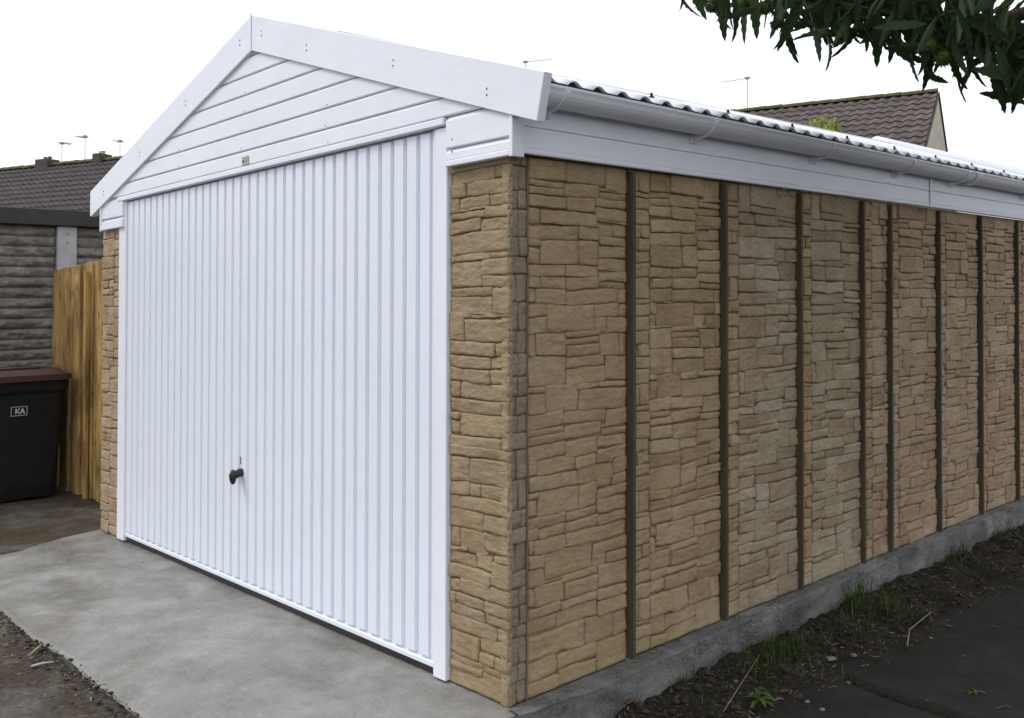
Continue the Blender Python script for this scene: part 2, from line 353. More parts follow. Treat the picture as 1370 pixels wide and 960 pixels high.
# asphalt path: two sheets with a crack between them
def path_edge(y): return 0.40 + 0.05*N3(y, 1, 0, 1.7) + 0.03*N3(y, 4, 0, 5) + 0.012*N3(y, 4, 0, 17)
def crack_y(x): return 1.30 - (x-0.5)*0.05 + 0.05*N3(x, 0, 2, 4) + 0.02*N3(x, 0, 5, 14)
pm = MB()
def sheet(side):
    i0 = len(pm.v); nu, nv = 70, 70
    for j in range(nv+1):
        for i in range(nu+1):
            u = i/nu; v = j/nv
            if side == 0:
                y0 = -2.6; x = path_edge(0)+u*(4.6-path_edge(0)); yc = crack_y(x)-0.012-0.012*abs(N3(x, 1, 9, 9)); y = y0+(yc-y0)*v
                x += (path_edge(y)-path_edge(0))*(1-u)
            else:
                x = path_edge(0)+u*(4.6-path_edge(0)); yc = crack_y(x)+0.012+0.012*abs(N3(x, 4, 9, 9)); y = yc+(9-yc)*v**1.6
                x += (path_edge(y)-path_edge(0))*(1-u)
            pm.v.append(Vector((x, y, -0.118 + 0.012*N3(x, y, 0, 1.1) + 0.004*N3(x, y, 0, 9) - (0.03 if i == 0 or (side == 0 and j == nv) or (side == 1 and j == 0) else 0))))
    for j in range(nv):
        for i in range(nu):
            a = i0+j*(nu+1)+i; pm.f.append((a, a+1, a+nu+2, a+nu+1))
sheet(0); sheet(1)
tag(pm.build('path', M_ASPH, smooth=True), kind='structure')

# concrete slab: garage base + apron, with wavering poured edges
def slab_right(y): return 0.085 + 0.03*N3(y, 2, 0, 0.8)+0.006*N3(y, 2, 0, 9) - 0.05*clampv((0.35-y)/0.4, 0, 1)
def slab_front(x): return -0.895 + 0.02*N3(x, 3, 0, 2.2) + 0.013*N3(x, 3, 0, 11) + 0.010*N3(x, 3, 0, 38)
def slab_left(y): return -3.77 + (0.20*clampv(-y/0.5, 0, 1)**2) - 0.10*math.exp(-((y+0.12)/0.12)**2)*0 + 0.02*N3(y, 3, 4, 3)
sb = MB(); nu, nv = 150, 160
for j in range(nv+1):
    v = j/nv
    for i in range(nu+1):
        u = i/nu
        y = -0.9 + (6.3+0.9)*(v**1.7)
        xl, xr = slab_left(y), slab_right(y)-0.02*clampv((y+0.05)/0.1, 0, 1); x = xl+(xr-xl)*u
        y += (slab_front(x)+0.9)*(1-v)**4
        z = 0.004*N3(x, y, 1, 2.5) + 0.0015*N3(x, y, 1, 12) - 0.004
        e = min((x-xl), (xr-x), (y-slab_front(x)))
        z -= 0.012*clampv(1-e/0.02, 0, 1)**2
        if y < 0.0 and x < -0.05: z -= 0.004
        sb.v.append(Vector((x, y, z)))
def gid(i, j): return j*(nu+1)+i
for j in range(nv):
    for i in range(nu): sb.f.append((gid(i, j), gid(i+1, j), gid(i+1, j+1), gid(i, j+1)))
slab = sb.build('driveway', M_SLAB, smooth=True); tag(slab, kind='structure')
# rough formed edge of the slab (own mesh, coarse concrete)
pe = MB()
def edge_strip(pts, nrm):
    rows = 9; i0 = len(pe.v)
    for k, (x, y) in enumerate(pts):
        n = nrm[k]
        for r in range(rows):
            t = r/(rows-1); rough = 0.016*t*N3(x, y, t*0.35, 26)+0.010*t*N3(x, y, t*0.4, 60) + 0.006*N3(x, y, t*0.3, 7)
            o = -0.004 + 0.022*t + rough
            pe.v.append(Vector((x+n[0]*o, y+n[1]*o, -0.0015 - 0.22*t)) if n[0] == 1 else Vector((x+n[0]*o, y+n[1]*o, -0.0135 - 0.21*t)))
    for k in range(len(pts)-1):
        for r in range(rows-1):
            a = i0+k*rows+r; pe.f.append((a, a+1, a+rows+1, a+rows))
ys = [-0.89+0.02*k for k in range(350)]
edge_strip([(slab_right(y), y) for y in ys], [(1, 0)]*len(ys))
xs = [-3.6+0.02*k for k in range(184)]
edge_strip([(x, slab_front(x)) for x in xs], [(0, -1)]*len(xs))
edge_strip([(slab_left(y), y) for y in ys[:80]], [(-1, 0)]*80)
lg0 = len(pe.v); nw = 8                                  # coarse ledge outside the wall line
for y in ys[44:]:
    xr = slab_right(y)
    for q in range(nw+1):
        t = q/nw; x = 0.001+(xr+0.001-0.001)*t
        pe.v.append(Vector((x, y, 0.0035+0.0035*N3(x, y, 2, 30)+0.003*N3(x, y, 2, 70)-(0.005 if q == nw else 0))))
for k in range(len(ys[44:])-1):
    for q in range(nw):
        a = lg0+k*(nw+1)+q; pe.f.append((a, a+1, a+nw+2, a+nw+1))
tag(pe.build('slab_edge', M_PLINTH, smooth=True), kind='structure')

# ================================================================== GARAGE
GL = 6.2; XL = -3.714; XC = -1.752
garage = empty('garage', (-1.85, 0.0, S(-1.85, 0)), 'white fronted garage with cast stone panel walls and a pitched roof', 'garage')
G = garage

def layout(u0, u1, z0, z1, rng, big=0.26, tall=0.135, small=0.05):
    out = []
    def sp(a, b, c, d, lv):
        w, h = b-a, d-c
        if h > tall or (h > 0.085 and w > 0.10 and rng.random() < 0.38):
            f = rng.uniform(0.34, 0.66); m = c+h*f
            if w > 0.3 and h > 0.2 and rng.random() < 0.6:
                m2 = a+w*rng.uniform(0.35, 0.65); sp(a, m2, c, d, lv+1); sp(m2, b, c, d, lv+1); return
            sp(a, b, c, m, lv+1); sp(a, b, m, d, lv+1); return
        if w > big or (w > 0.13 and w/h > 3.0 and rng.random() < 0.6) or (w > 0.16 and rng.random() < 0.3):
            m = a+w*rng.uniform(0.32, 0.68); sp(a, m, c, d, lv+1); sp(m, b, c, d, lv+1); return
        if h > small*1.25 and w > 0.12 and rng.random() < 0.10:
            m = c+h*rng.uniform(0.4, 0.6); sp(a, b, c, m, lv+1); sp(a, b, m, d, lv+1); return
        out.append((a, b, c, d))
    z = z0
    while z < z1-1e-6:
        h = rng.uniform(0.16, 0.40)
        if z1-(z+h) < 0.14: h = z1-z
        w = u1-u0
        if w > 0.25:
            m = u0+w*rng.uniform(0.32, 0.68)
            sp(u0, m, z, z+h, 0); sp(m, u1, z, z+h, 0)
        else: sp(u0, u1, z, z+h, 0)
        z += h
    return out
def strip_layout(u0, u1, z0, z1, rng):
    out = []; z = z0; w = u1-u0
    while z < z1-1e-6:
        h = rng.choice([0.035, 0.05, 0.06, 0.065, 0.075, 0.095])*rng.uniform(0.9, 1.1)
        if z1-(z+h) < 0.035: h = z1-z
        if h > 0.07 or rng.random() < 0.38:
            m = u0+w*rng.uniform(0.36, 0.64); out += [(u0, m, z, z+h), (m, u1, z, z+h)]
        else: out.append((u0, u1, z, z+h))
        z += h
    return out
def stone_geo(mb, cell, mp, lim, rng, relief=1.0, g=0.0013):
    a, b, c, d = cell; w, h = b-a, d-c
    sx, sy = rng.uniform(0, 90), rng.uniform(0, 90)
    base = rng.uniform(0.0060, 0.0145)*relief; tu, tz = rng.uniform(-1, 1)*0.0022, rng.uniform(-1, 1)*0.0025
    strata = 0.003*max(0, rng.uniform(-1.0, 1.0))
    gs = [g*rng.choice((0.25, 0.5, 0.8, 1.6))*rng.uniform(0.7, 1.4) for _ in range(4)]
    e0 = rng.uniform(0.0014, 0.0030)
    def lines(L, st):
        e = min(e0, L*0.18); n = max(2, int(round((L-2*e)/st)))
        return [0, e*0.5, e] + [e+(L-2*e)*k/n for k in range(1, n)] + [L-e, L-e*0.5, L]
    us = lines(w-gs[0]-gs[1], 0.013); zs = lines(h-gs[2]-gs[3], 0.0085); nu, nz = len(us), len(zs)
    i0 = len(mb.v); W_, H_ = us[-1], zs[-1]; rc = min(0.009, W_*0.25, H_*0.3)*rng.uniform(0.3, 1.2)
    fe = [rng.choice((0.0, 0.0, 0.25, 0.5, 0.72))*rng.uniform(0.8, 1.1) for _ in range(4)]
    fe[0] *= 0.45; fe[1] *= 0.45
    if H_ < 0.035: fe = [0.1]*4
    kl = rng.uniform(-0.075, 0.075); kr = rng.uniform(-0.07, 0.07)
    for z in zs:
        for u in us:
            eu = min(u, W_-u); ez = min(z, H_-z)
            uu, zz = u, z
            if eu < rc and ez < rc:
                dx, dz = rc-eu, rc-ez; r = math.hypot(dx, dz); m = max(dx, dz)
                if r > 1e-9:
                    k = m/r; ndx, ndz = dx*k, dz*k
                    uu = (rc-ndx) if u < W_/2 else W_-(rc-ndx); zz = (rc-ndz) if z < H_/2 else H_-(rc-ndz)
            U = a+gs[0]+uu; Z = c+gs[2]+zz
            fu = clampv((U-lim[0])/0.02, 0, 1)*clampv((lim[1]-U)/0.02, 0, 1); fz = clampv((Z-lim[2])/0.03, 0, 1)*clampv((lim[3]-Z)/0.03, 0, 1)
            U2 = U + fu*(0.004*N3(U, Z, lim[4], 6) + 0.0024*N3(U, Z, lim[4]+9, 26) + 0.0022*N3(U, Z, lim[4]+2, 75) + kr*(z-H_/2))
            Z2 = Z + fz*(0.007*N3(U, Z, lim[4]+5, 4) + 0.0026*N3(U, Z, lim[4]+3, 17) + 0.0026*N3(U, Z, lim[4]+1, 60) + kl*(u-W_/2)*min(1, 0.1/W_))
            e = min(eu, ez); ee = min(e0, W_*0.18, H_*0.18)
            prof = min(f_+(1-f_)*(1-(1-clampv(q_/ee, 0, 1))**1.8) for f_, q_ in zip(fe, (u, W_-u, z, H_-z)))
            dd = base + tu*(u/W_-0.5)*2 + tz*(z/H_-0.5)*2
            dd += relief*(0.0040*N3(u+sx, z*1.5+sy, 0, 14) + 0.0024*N3(u*0.6+sx, z*1.6+sy, 3, 45) + 0.0012*N3(u+sx, z+sy, 5, 110) + strata*N3(u*0.12+sx, z+sy+0.04*u*kl, 8, 75))
            edge = clampv(e/0.010, 0, 1); dd -= 0.0016*(1-edge)**2*max(0, 3*N3(u+sx, z+sy, 9, 32))
            dd = 0.0004 + prof*max(dd, 0.0028)
            mb.v.append(Vector(mp(U2, Z2, dd)))
    for j in range(nz-1):
        for i in range(nu-1):
            q = i0+j*nu+i; mb.f.append((q, q+1, q+nu+1, q+nu))
PANEL_D = 0.016
def side_map(U, Z, d): return (-PANEL_D+d, U, Z)
def front_map(U, Z, d): return (U, PANEL_D-d, Z)
rest = [MB(), MB(), MB(), MB()]; RM = [M_TAN, M_GREY, M_PINK, M_PILLAR]
n_ind = [0]
def facing(panel, cells, mp, lim, mat, rng, individual, relief=1.0):
    for cl in cells:
        if individual and n_ind[0] < 300:
            m = MB(); stone_geo(m, cl, mp, lim, rng, relief); m.build('stone', mat, panel, smooth=True); n_ind[0] += 1
        else:
            stone_geo(rest[RM.index(mat)], cl, mp, lim, rng, relief)
HS = 1.86
# stone outlines of the cast panels, read off the photograph: (left, right, top, bottom) in four enlarged views each
def plane_u(px, py, wall):
    d = ray(px, py)
    if wall == 'side': t = -CAM.x/d.x
    else: t = -CAM.y/d.y
    p = CAM+d*t; return (p.y if wall == 'side' else p.x), p.z-S(p.x, p.y)
def read_cells(views, wall, u0, u1):
    out = []
    for (ox, oy, sc, cells) in views:
        for (a, b, t, d) in cells:
            xm, ym = ox+(a+b)/2/sc, oy+(t+d)/2/sc
            ul = plane_u(ox+a/sc, ym, wall)[0]; ur = plane_u(ox+b/sc, ym, wall)[0]
            zt = plane_u(xm, oy+t/sc, wall)[1]; zb = plane_u(xm, oy+d/sc, wall)[1]
            out.append([ul, ur, zb, zt])
    lo = min(c[0] for c in out); hi = max(c[1] for c in out)
    for c in out:                                   # fit to the panel's width
        c[0] = u0+(c[0]-lo)/(hi-lo)*(u1-u0); c[1] = u0+(c[1]-lo)/(hi-lo)*(u1-u0)
        if c[0]-u0 < 0.03: c[0] = u0
        if u1-c[1] < 0.03: c[1] = u1
        c[2] = max(0.002, c[2]); c[3] = min(HS-0.002, c[3])
        if c[2] < 0.05: c[2] = 0.002
        if HS-c[3] < 0.05: c[3] = HS-0.002
    out = [c for c in out if c[1]-c[0] > 0.012 and c[3]-c[2] > 0.008]
    def ov(a0, a1, b0, b1): return min(a1, b1)-max(a0, b0)
    for i, c in enumerate(out):                     # let neighbouring stones share their joint
        for e in out[i+1:]:
            for p, q, lo_, hi_ in ((c, e, 2, 3), (e, c, 2, 3)):
                if abs(p[1]-q[0]) < 0.024 and ov(p[2], p[3], q[2], q[3]) > 0.45*min(p[3]-p[2], q[3]-q[2]):
                    m = (p[1]+q[0])/2; p[1] = m; q[0] = m
                if abs(p[3]-q[2]) < 0.024 and ov(p[0], p[1], q[0], q[1]) > 0.3*min(p[1]-p[0], q[1]-q[0]):
                    m = (p[3]+q[2])/2; p[3] = m; q[2] = m
    out = [tuple(c) for c in out if c[1]-c[0] > 0.012 and c[3]-c[2] > 0.008]
    q = 0.008; nu_, nz_ = int((u1-u0)/q), int(HS/q)          # small stones in whatever is still uncovered
    free = [[True]*nu_ for _ in range(nz_)]
    for a, b, c, d in out:
        for j in range(max(0, int((c-0.004)/q)), min(nz_, int((d+0.004)/q)+1)):
            for i in range(max(0, int((a-u0-0.004)/q)), min(nu_, int((b-u0+0.004)/q)+1)):
                uu, zz = u0+(i+.5)*q, (j+.5)*q
                if a-.002 <= uu <= b+.002 and c-.002 <= zz <= d+.002: free[j][i] = False
    for j in range(nz_):
        for i in range(nu_):
            if not free[j][i]: continue
            i2 = i
            while i2 < nu_ and free[j][i2]: i2 += 1
            j2 = j
            while j2 < nz_ and all(free[j2][i:i2]): j2 += 1
            for jj in range(j, j2):
                for ii in range(i, i2): free[jj][ii] = False
            if i2-i >= 2 and j2-j >= 2: out.append((u0+i*q-.003, u0+i2*q+.003, max(.002, j*q-.003), min(HS-.002, j2*q+.003)))
    return out
A1 = [(20,290,30,187),(295,770,70,130),(300,605,125,220),(610,770,160,250),(20,285,190,235),(20,285,238,293),(300,565,220,315),(570,770,255,290),(570,770,292,328),(20,300,300,385),(310,525,318,435),(535,770,330,390),(535,770,395,465),(20,100,388,500),(105,530,395,525),(540,770,470,512),(20,400,505,610),(405,560,525,620),(560,665,515,595),(668,770,512,595),(20,100,612,665),(20,100,670,790),(105,405,622,790),(410,545,630,800),(555,770,600,660),(555,770,665,742),(555,770,748,840),(20,300,795,870),(305,540,800,865),(555,770,845,885),(20,100,880,955),(105,295,880,960),(325,560,890,965),(570,770,890,925),(570,770,930,965)]
A2 = [(20,65,55,160),(70,295,65,155),(325,715,70,165),(718,770,60,160),(20,140,165,265),(20,140,270,355),(165,310,158,178),(165,520,180,345),(530,720,170,255),(520,620,265,345),(628,770,262,350),(722,770,165,258),(20,285,358,398),(20,60,402,550),(75,285,405,545),(315,555,355,400),(315,560,405,448),(315,575,455,530),(560,770,350,385),(580,720,388,520),(722,770,388,530),(20,290,555,745),(315,595,540,615),(320,615,622,720),(610,770,545,700),(20,140,760,808),(20,145,815,950),(160,390,760,925),(390,560,725,755),(560,770,715,760),(390,540,757,785),(410,770,780,910)]
A3 = [(10,285,55,150),(295,605,25,105),(615,770,10,95),(10,285,150,200),(10,285,203,262),(305,570,120,200),(580,770,105,140),(580,770,145,185),(10,295,265,365),(305,540,235,340),(550,770,190,265),(550,770,275,350),(305,540,203,232),(10,80,385,490),(90,370,365,475),(375,530,355,450),(540,670,352,385),(675,770,355,460),(10,390,490,590),(405,670,415,520),(550,655,490,560),(665,770,470,550),(10,80,610,665),(10,80,675,770),(90,390,580,760),(405,530,555,705),(540,770,562,625),(550,770,640,735),(10,295,775,850),(300,530,735,785),(310,550,790,870),(555,770,745,790),(560,770,790,830),(10,90,870,940),(100,280,850,935),(310,770,840,950)]
A4 = [(5,45,60,135),(55,260,25,120),(470,680,45,105),(275,465,40,75),(5,125,145,235),(5,125,240,355),(135,455,90,260),(455,550,115,195),(560,680,105,170),(5,250,300,345),(5,45,370,490),(55,240,340,465),(270,490,220,285),(270,510,290,400),(495,680,195,325),(5,225,465,535),(10,200,540,620),(235,475,395,460),(210,485,460,580),(500,680,335,400),(500,680,400,490),(5,390,615,735),(405,600,510,680),(605,680,490,640),(5,260,745,810),(265,420,690,740),(5,200,815,940),(215,480,730,830),(220,480,830,910),(495,680,650,830)]
B1 = [(155,240,70,115),(245,345,85,130),(350,470,90,140),(475,515,105,145),(155,205,112,250),(215,385,135,210),(215,385,212,260),(400,515,145,280),(155,245,255,325),(250,390,270,335),(395,515,280,310),(395,515,315,345),(155,245,335,410),(260,515,350,420),(160,375,425,550),(380,515,430,495),(375,440,500,560),(445,515,505,570),(155,245,560,590),(260,400,560,600),(405,515,575,595),(155,245,598,700),(255,405,605,700),(415,510,600,705),(155,245,705,785),(255,395,710,800),(400,515,710,770),(155,390,800,880),(400,515,775,830),(400,515,835,865),(155,310,885,950),(315,475,870,950),(480,515,870,935)]
B2 = [(160,310,45,180),(315,395,40,175),(400,465,30,75),(470,525,25,75),(405,525,80,140),(410,525,148,215),(160,250,185,240),(255,395,180,235),(160,245,255,395),(265,440,245,290),(270,440,298,370),(445,525,240,370),(300,525,375,405),(175,310,400,545),(330,525,415,520),(160,240,555,625),(260,445,535,600),(450,525,525,590),(160,240,630,655),(160,240,660,700),(265,420,605,690),(430,525,600,625),(425,525,630,655),(160,250,705,795),(255,405,680,740),(415,525,665,745),(255,400,745,775),(160,250,800,825),(255,400,775,815),(405,525,755,800),(160,205,840,890),(210,280,830,890),(285,480,815,945),(485,525,810,900),(160,270,900,955)]
B3 = [(135,225,5,40),(230,460,0,35),(135,340,45,125),(345,460,25,75),(350,460,75,130),(135,210,135,180),(215,340,115,165),(218,455,160,205),(135,215,190,250),(135,215,255,315),(220,295,215,325),(300,460,205,310),(145,215,320,385),(140,290,385,430),(300,460,310,370),(215,435,385,450),(440,460,375,430),(135,210,450,500),(135,210,510,560),(215,340,455,545),(345,460,440,505),(135,195,580,635),(200,335,550,615),(345,460,510,560),(355,460,560,620),(130,180,640,700),(185,285,620,680),(120,285,690,800),(295,405,640,760),(410,460,630,730),(120,205,805,850),(210,300,770,815),(120,175,850,950),(180,340,815,870),(180,340,870,930),(345,460,755,870)]
F1 = [(45,425,80,105),(50,315,110,190),(325,425,95,155),(45,120,205,295),(130,425,190,280),(40,80,305,370),(90,280,295,365),(290,435,270,340),(40,260,375,405),(40,255,405,445),(270,435,355,425),(40,220,450,540),(235,435,440,520),(40,400,540,665),(405,435,525,635),(40,290,675,725),(300,435,655,685),(295,435,685,725),(40,225,735,895),(235,435,725,820),(250,435,825,890)]
F2 = [(35,300,5,58),(35,320,62,155),(315,425,5,160),(30,110,170,350),(115,260,160,190),(265,420,165,215),(115,255,192,220),(130,425,222,360),(30,320,365,450),(330,430,370,465),(35,290,460,535),(305,425,468,545),(30,285,545,630),(295,430,555,650),(25,90,635,735),(100,430,650,760),(25,370,755,840),(380,430,775,865)]
F3 = [(95,365,-45,95),(25,90,-65,-20),(25,90,-15,75),(380,425,-40,110),(20,370,95,175),(375,425,120,175),(25,420,180,235),(25,150,240,395),(160,420,250,430),(25,150,400,490),(155,225,435,500),(230,420,435,540),(20,420,515,600),(20,240,605,705),(250,415,640,755),(20,85,710,825),(95,245,725,865),(250,415,760,850),(20,140,830,875),(145,270,868,900),(275,415,855,900)]
F4 = [(20,185,-20,55),(190,300,5,95),(305,400,0,45),(20,280,70,170),(290,400,50,195),(15,85,140,220),(95,400,180,290),(15,60,225,290),(65,245,250,325),(250,395,300,385),(25,245,330,400),(250,395,390,455),(20,320,405,500),(325,400,475,555),(20,200,500,640),(215,390,545,640),(200,310,630,705),(315,390,650,735),(20,235,650,695),(240,355,725,760),(20,230,700,745),(20,400,760,900)]
PANEL_A = read_cells([(700, 205, 5.3333, A1), (700, 375, 5.3333, A2), (700, 545, 5.3333, A3), (700, 715, 4.8, A4)], 'side', 0.095, 0.612)
PANEL_B = read_cells([(965, 235, 5.05, B1), (965, 415, 5.05, B2), (965, 595, 4.364, B3)], 'side', 0.0, 0.462)
PILLAR = read_cells([(595, 205, 5.05, F1), (595, 385, 5.05, F2), (595, 565, 5.05, F3), (595, 745, 4.8, F4)], 'front', -0.324, -0.002)
STRIP_UNIT = [(0.082, 1), (0.020, 0), (0.048, 0), (0.058, 0), (0.053, 2), (0.048, 3), (0.044, 0), (0.059, 0)]
def edge_strip_cells(u0, u1):
    out = []; z = HS-0.002; k = 0; w = u1-u0
    while z > 0.01:
        h, kind = STRIP_UNIT[k % 8]; h = min(h, z-0.002)
        if z-h < 0.022: h = z-0.002
        if kind == 0: out.append((u0, u1, z-h, z))
        else:
            m = u0+w*{1: 0.45, 2: 0.58, 3: 0.40}[kind]; out += [(u0, m, z-h, z), (m, u1, z-h, z)]
        z -= h; k += 1
    return out
def clip(cells, u0, u1, sh, sc=1.0):
    out = []
    for a, b, c, d in cells:
        a, b = max(a*sc+sh, u0), min(b*sc+sh, u1)
        if b-a > 0.014: out.append((a, b, c, d))
    return out
# right front pillar and its corner return
rng = random.Random(11)
p = MB().box((-0.326, PANEL_D, 0.0), (-0.0505, 0.09, HS)).build('front_panel', M_JOINT, G, base=True)
MB().box((-0.0503, 0.0085, 0.0), (-0.0085, 0.018, HS)).build('corner_edge', M_TAN, G, base=True)
facing(p, PILLAR, front_map, (-0.326, 0.0, 0, HS, 1.0), M_PILLAR, rng, True, 0.9)
p = MB().box((-0.05, 0.0182, 0.0), (-PANEL_D, 0.088, HS)).build('corner_panel', M_JOINT, G, base=True)
MB().box((-0.012, 0.0890, 0.0), (-0.0045, 0.0905, HS-0.02)).build('mastic_bead', M_PALELEAF, G)
facing(p, strip_layout(0.001, 0.087, 0.002, HS-0.002, rng), side_map, (0.0, 0.089, 0, HS, 4.0), M_CORNER, rng, True, 0.8)
# side panels between cover strips
U0, PU = 0.625, 0.6088
posts = [U0+m*PU for m in (0, 1, 2, 3, 3.5, 4.5, 5.5, 6.5, 7.5, 8.5)]
bounds = [0.094]+posts+[GL-0.03]
for k in range(len(bounds)-1):
    a = bounds[k]+(0.004 if k else 0.0); b = bounds[k+1]-0.006
    p = MB().box((-0.06, a-0.003, 0.0), (-PANEL_D, b+0.005, HS)).build('wall_panel', M_JOINT, G, base=True)
    if k == 0:
        facing(p, PANEL_A, side_map, (a-.002, b+.002, 0, HS, 7.0), M_TAN, random.Random(5), True, 0.8)
    else:
        rng = random.Random(40+k); s1 = a+0.122
        facing(p, edge_strip_cells(a, s1-0.001), side_map, (a, s1, 0, HS, 2.0+k), M_TAN if k < 5 else M_PINK, rng, k <= 2, 1.0)
        if k in (2, 3, 4): main = clip(PANEL_B, s1, b, s1, (b-s1)/0.462 if k != 4 else 0.95)
        else: main = clip(PANEL_A, s1, b, bounds[k+1]-U0)
        facing(p, main, side_map, (s1, b+.002, 0, HS, 7.0+k), M_GREY if k in (2, 3) else M_PINK if k >= 4 else M_TAN, rng, k <= 2, 1.1)
# left front pillar
rng = random.Random(29)
p = MB().box((XL, PANEL_D, 0.0), (-3.41, 0.09, HS)).build('front_panel', M_JOINT, G, base=True)
facing(p, layout(XL+0.002, -3.412, 0.002, HS-0.002, rng, 0.2, 0.115), front_map, (XL, -3.41, 0, HS, 12.0), M_PINK, rng, False, 1.0)
# the remaining stones, one joined part with two stone colours
rm = MB(); mi = []
for i, q in enumerate(rest):
    o0 = len(rm.v); rm.v += q.v; rm.f += [tuple(k+o0 for k in f) for f in q.f]; mi += [i]*len(q.f)
ro = rm.build('stone_facing', RM, G, smooth=True); tag(ro, kind='stuff')
ro.data.polygons.foreach_set('material_index', mi)
# left and rear walls
MB().box((XL, 0.09, 0.0), (XL+0.05, GL, HS)).build('left_wall', M_TAN, G, base=True)
MB().box((XL+0.05, GL-0.05, 0.0), (-0.06, GL, HS+0.0)).build('rear_wall', M_TAN, G, base=True)
# dark timber cover strips
rng = random.Random(2)
for y in posts:
    m = MB(); hw = 0.0125; j = [rng.uniform(-.002, .002) for _ in range(4)]
    bm = bmesh.new(); bmesh.ops.create_cube(bm, size=1)
    for v in bm.verts: v.co = Vector((-0.012 + (v.co.x+.5)*0.032, y+v.co.y*2*hw + j[0 if v.co.z > 0 else 1], 0.002 if v.co.z < 0 else 1.846))
    bmesh.ops.bevel(bm, geom=[e for e in bm.edges if abs(e.verts[0].co.z-e.verts[1].co.z) > 1], offset=0.004, segments=2, affect='EDGES')
    bmesh.ops.subdivide_edges(bm, edges=[e for e in bm.edges if abs(e.verts[0].co.z-e.verts[1].co.z) > 1], cuts=20)
    for v in bm.verts:
        v.co.y += 0.0018*N3(y, v.co.z, 0, 2.5); v.co.x += 0.0015*N3(y, v.co.z, 4, 3)
    m.from_bm(bm); bm.free(); m.build('cover_strip', M_STRIP, G, smooth=False, base=True)
    # small mortar fillet at its foot
    f = MB(); f.prism([(0.0, y-0.03, 0.004), (0.0, y+0.024, 0.004), (0.036, y+0.018, -0.003), (0.038, y-0.024, -0.003)], (-0.004, 0, 0.005)); f.build('foot_fillet', M_PLINTH, G)

# ---------------- door
door = MB().box((-3.312, 0.014, 0.030), (-0.402, 0.03, 1.999)).build('garage_door', M_DOOR, G, base=True)
NS = 35; pitch = (3.300-0.425)/NS
def slat_mesh(x, half):
    m = MB(); z0, z1 = 0.052, 1.992; hw, hb = half, half-0.0045
    rows = [(z0, 0.0), (z0+0.010, 1.0), (z1-0.004, 1.0), (z1, 0.6)]
    i0 = 0
    for z, k in rows:
        kk = 0.55+0.45*k
        m.v += [Vector((x-hw*kk, 0.0138, z)), Vector((x-hb*kk, 0.0138-0.0135*k, z)), Vector((x+hb*kk, 0.0138-0.0135*k, z)), Vector((x+hw*kk, 0.0138, z))]
    for r in range(3):
        for q in range(3):
            a = r*4+q; m.f.append((a, a+1, a+5, a+4))
    m.f.append((0, 1, 2, 3)); return m
first = None
for k in range(NS):
    x = -3.300+pitch*(k+0.5)
    if first is None:
        first = slat_mesh(x, pitch/2-0.0085).build('slat', M_DOOR, door); fx = x; fl = first.location.copy()
    else:
        share(first, door, fl+Vector((x-fx, 0, KX*(x-fx))))
rail = MB().cbox((-3.310, 0.000, 0.028), (-0.404, 0.026, 0.050), 0.004).build('bottom_rail', M_DOOR, door)
MB().box((-3.312, 0.010, 0.004), (-0.402, 0.022, 0.027)).build('weather_seal', M_BLACK, door)
MB().box((-0.424, 0.004, 0.05), (-0.404, 0.0136, 1.995)).build('edge_flange', M_DOOR, door)
MB().box((-3.311, 0.004, 0.05), (-3.299, 0.0136, 1.995)).build('edge_flange', M_DOOR, door)
# handle: a short neck and a drooping oval knob, with a keyhole plate above
hx, hz = -1.880, 0.565
h = MB(); h.tube([(hx, 0.006, hz+0.004), (hx, -0.012, hz+0.004), (hx, -0.028, hz-0.002), (hx+0.001, -0.036, hz-0.008)], [0.021, 0.020, 0.018, 0.018], 16)
hd = h.build('handle', M_BLACK, door, smooth=True)
k = MB(); bm = bmesh.new(); bmesh.ops.create_uvsphere(bm, u_segments=18, v_segments=12, radius=1)
for v in bm.verts: v.co = Vector((hx+v.co.x*0.020, -0.045+v.co.y*0.016, hz-0.012+v.co.z*0.036))
k.from_bm(bm); bm.free(); k.build('knob', M_BLACK, hd, smooth=True)
MB().cbox((hx-0.006, -0.064, hz-0.014), (hx+0.006, -0.0595, hz+0.004), 0.002).build('lock_face', M_SCREW, hd)
MB().cbox((hx-0.008-0.006, -0.002, hz+0.042), (hx-0.008+0.004, 0.006, hz+0.078), 0.002).build('keyhole_plate', M_SCREW, door)
# door frame
MB().cbox((-3.416, -0.008, 0.003), (-3.313, 0.05, 1.996), 0.003).build('door_frame_post', M_PVC, G, base=True)
MB().cbox((-0.399, -0.008, 0.003), (-0.327, 0.05, 1.996), 0.003).build('door_frame_post', M_PVC, G, base=True)
MB().box((-3.42, 0.012, 1.9995), (-0.32, 0.05, 2.03)).build('door_head', M_DARK, G)

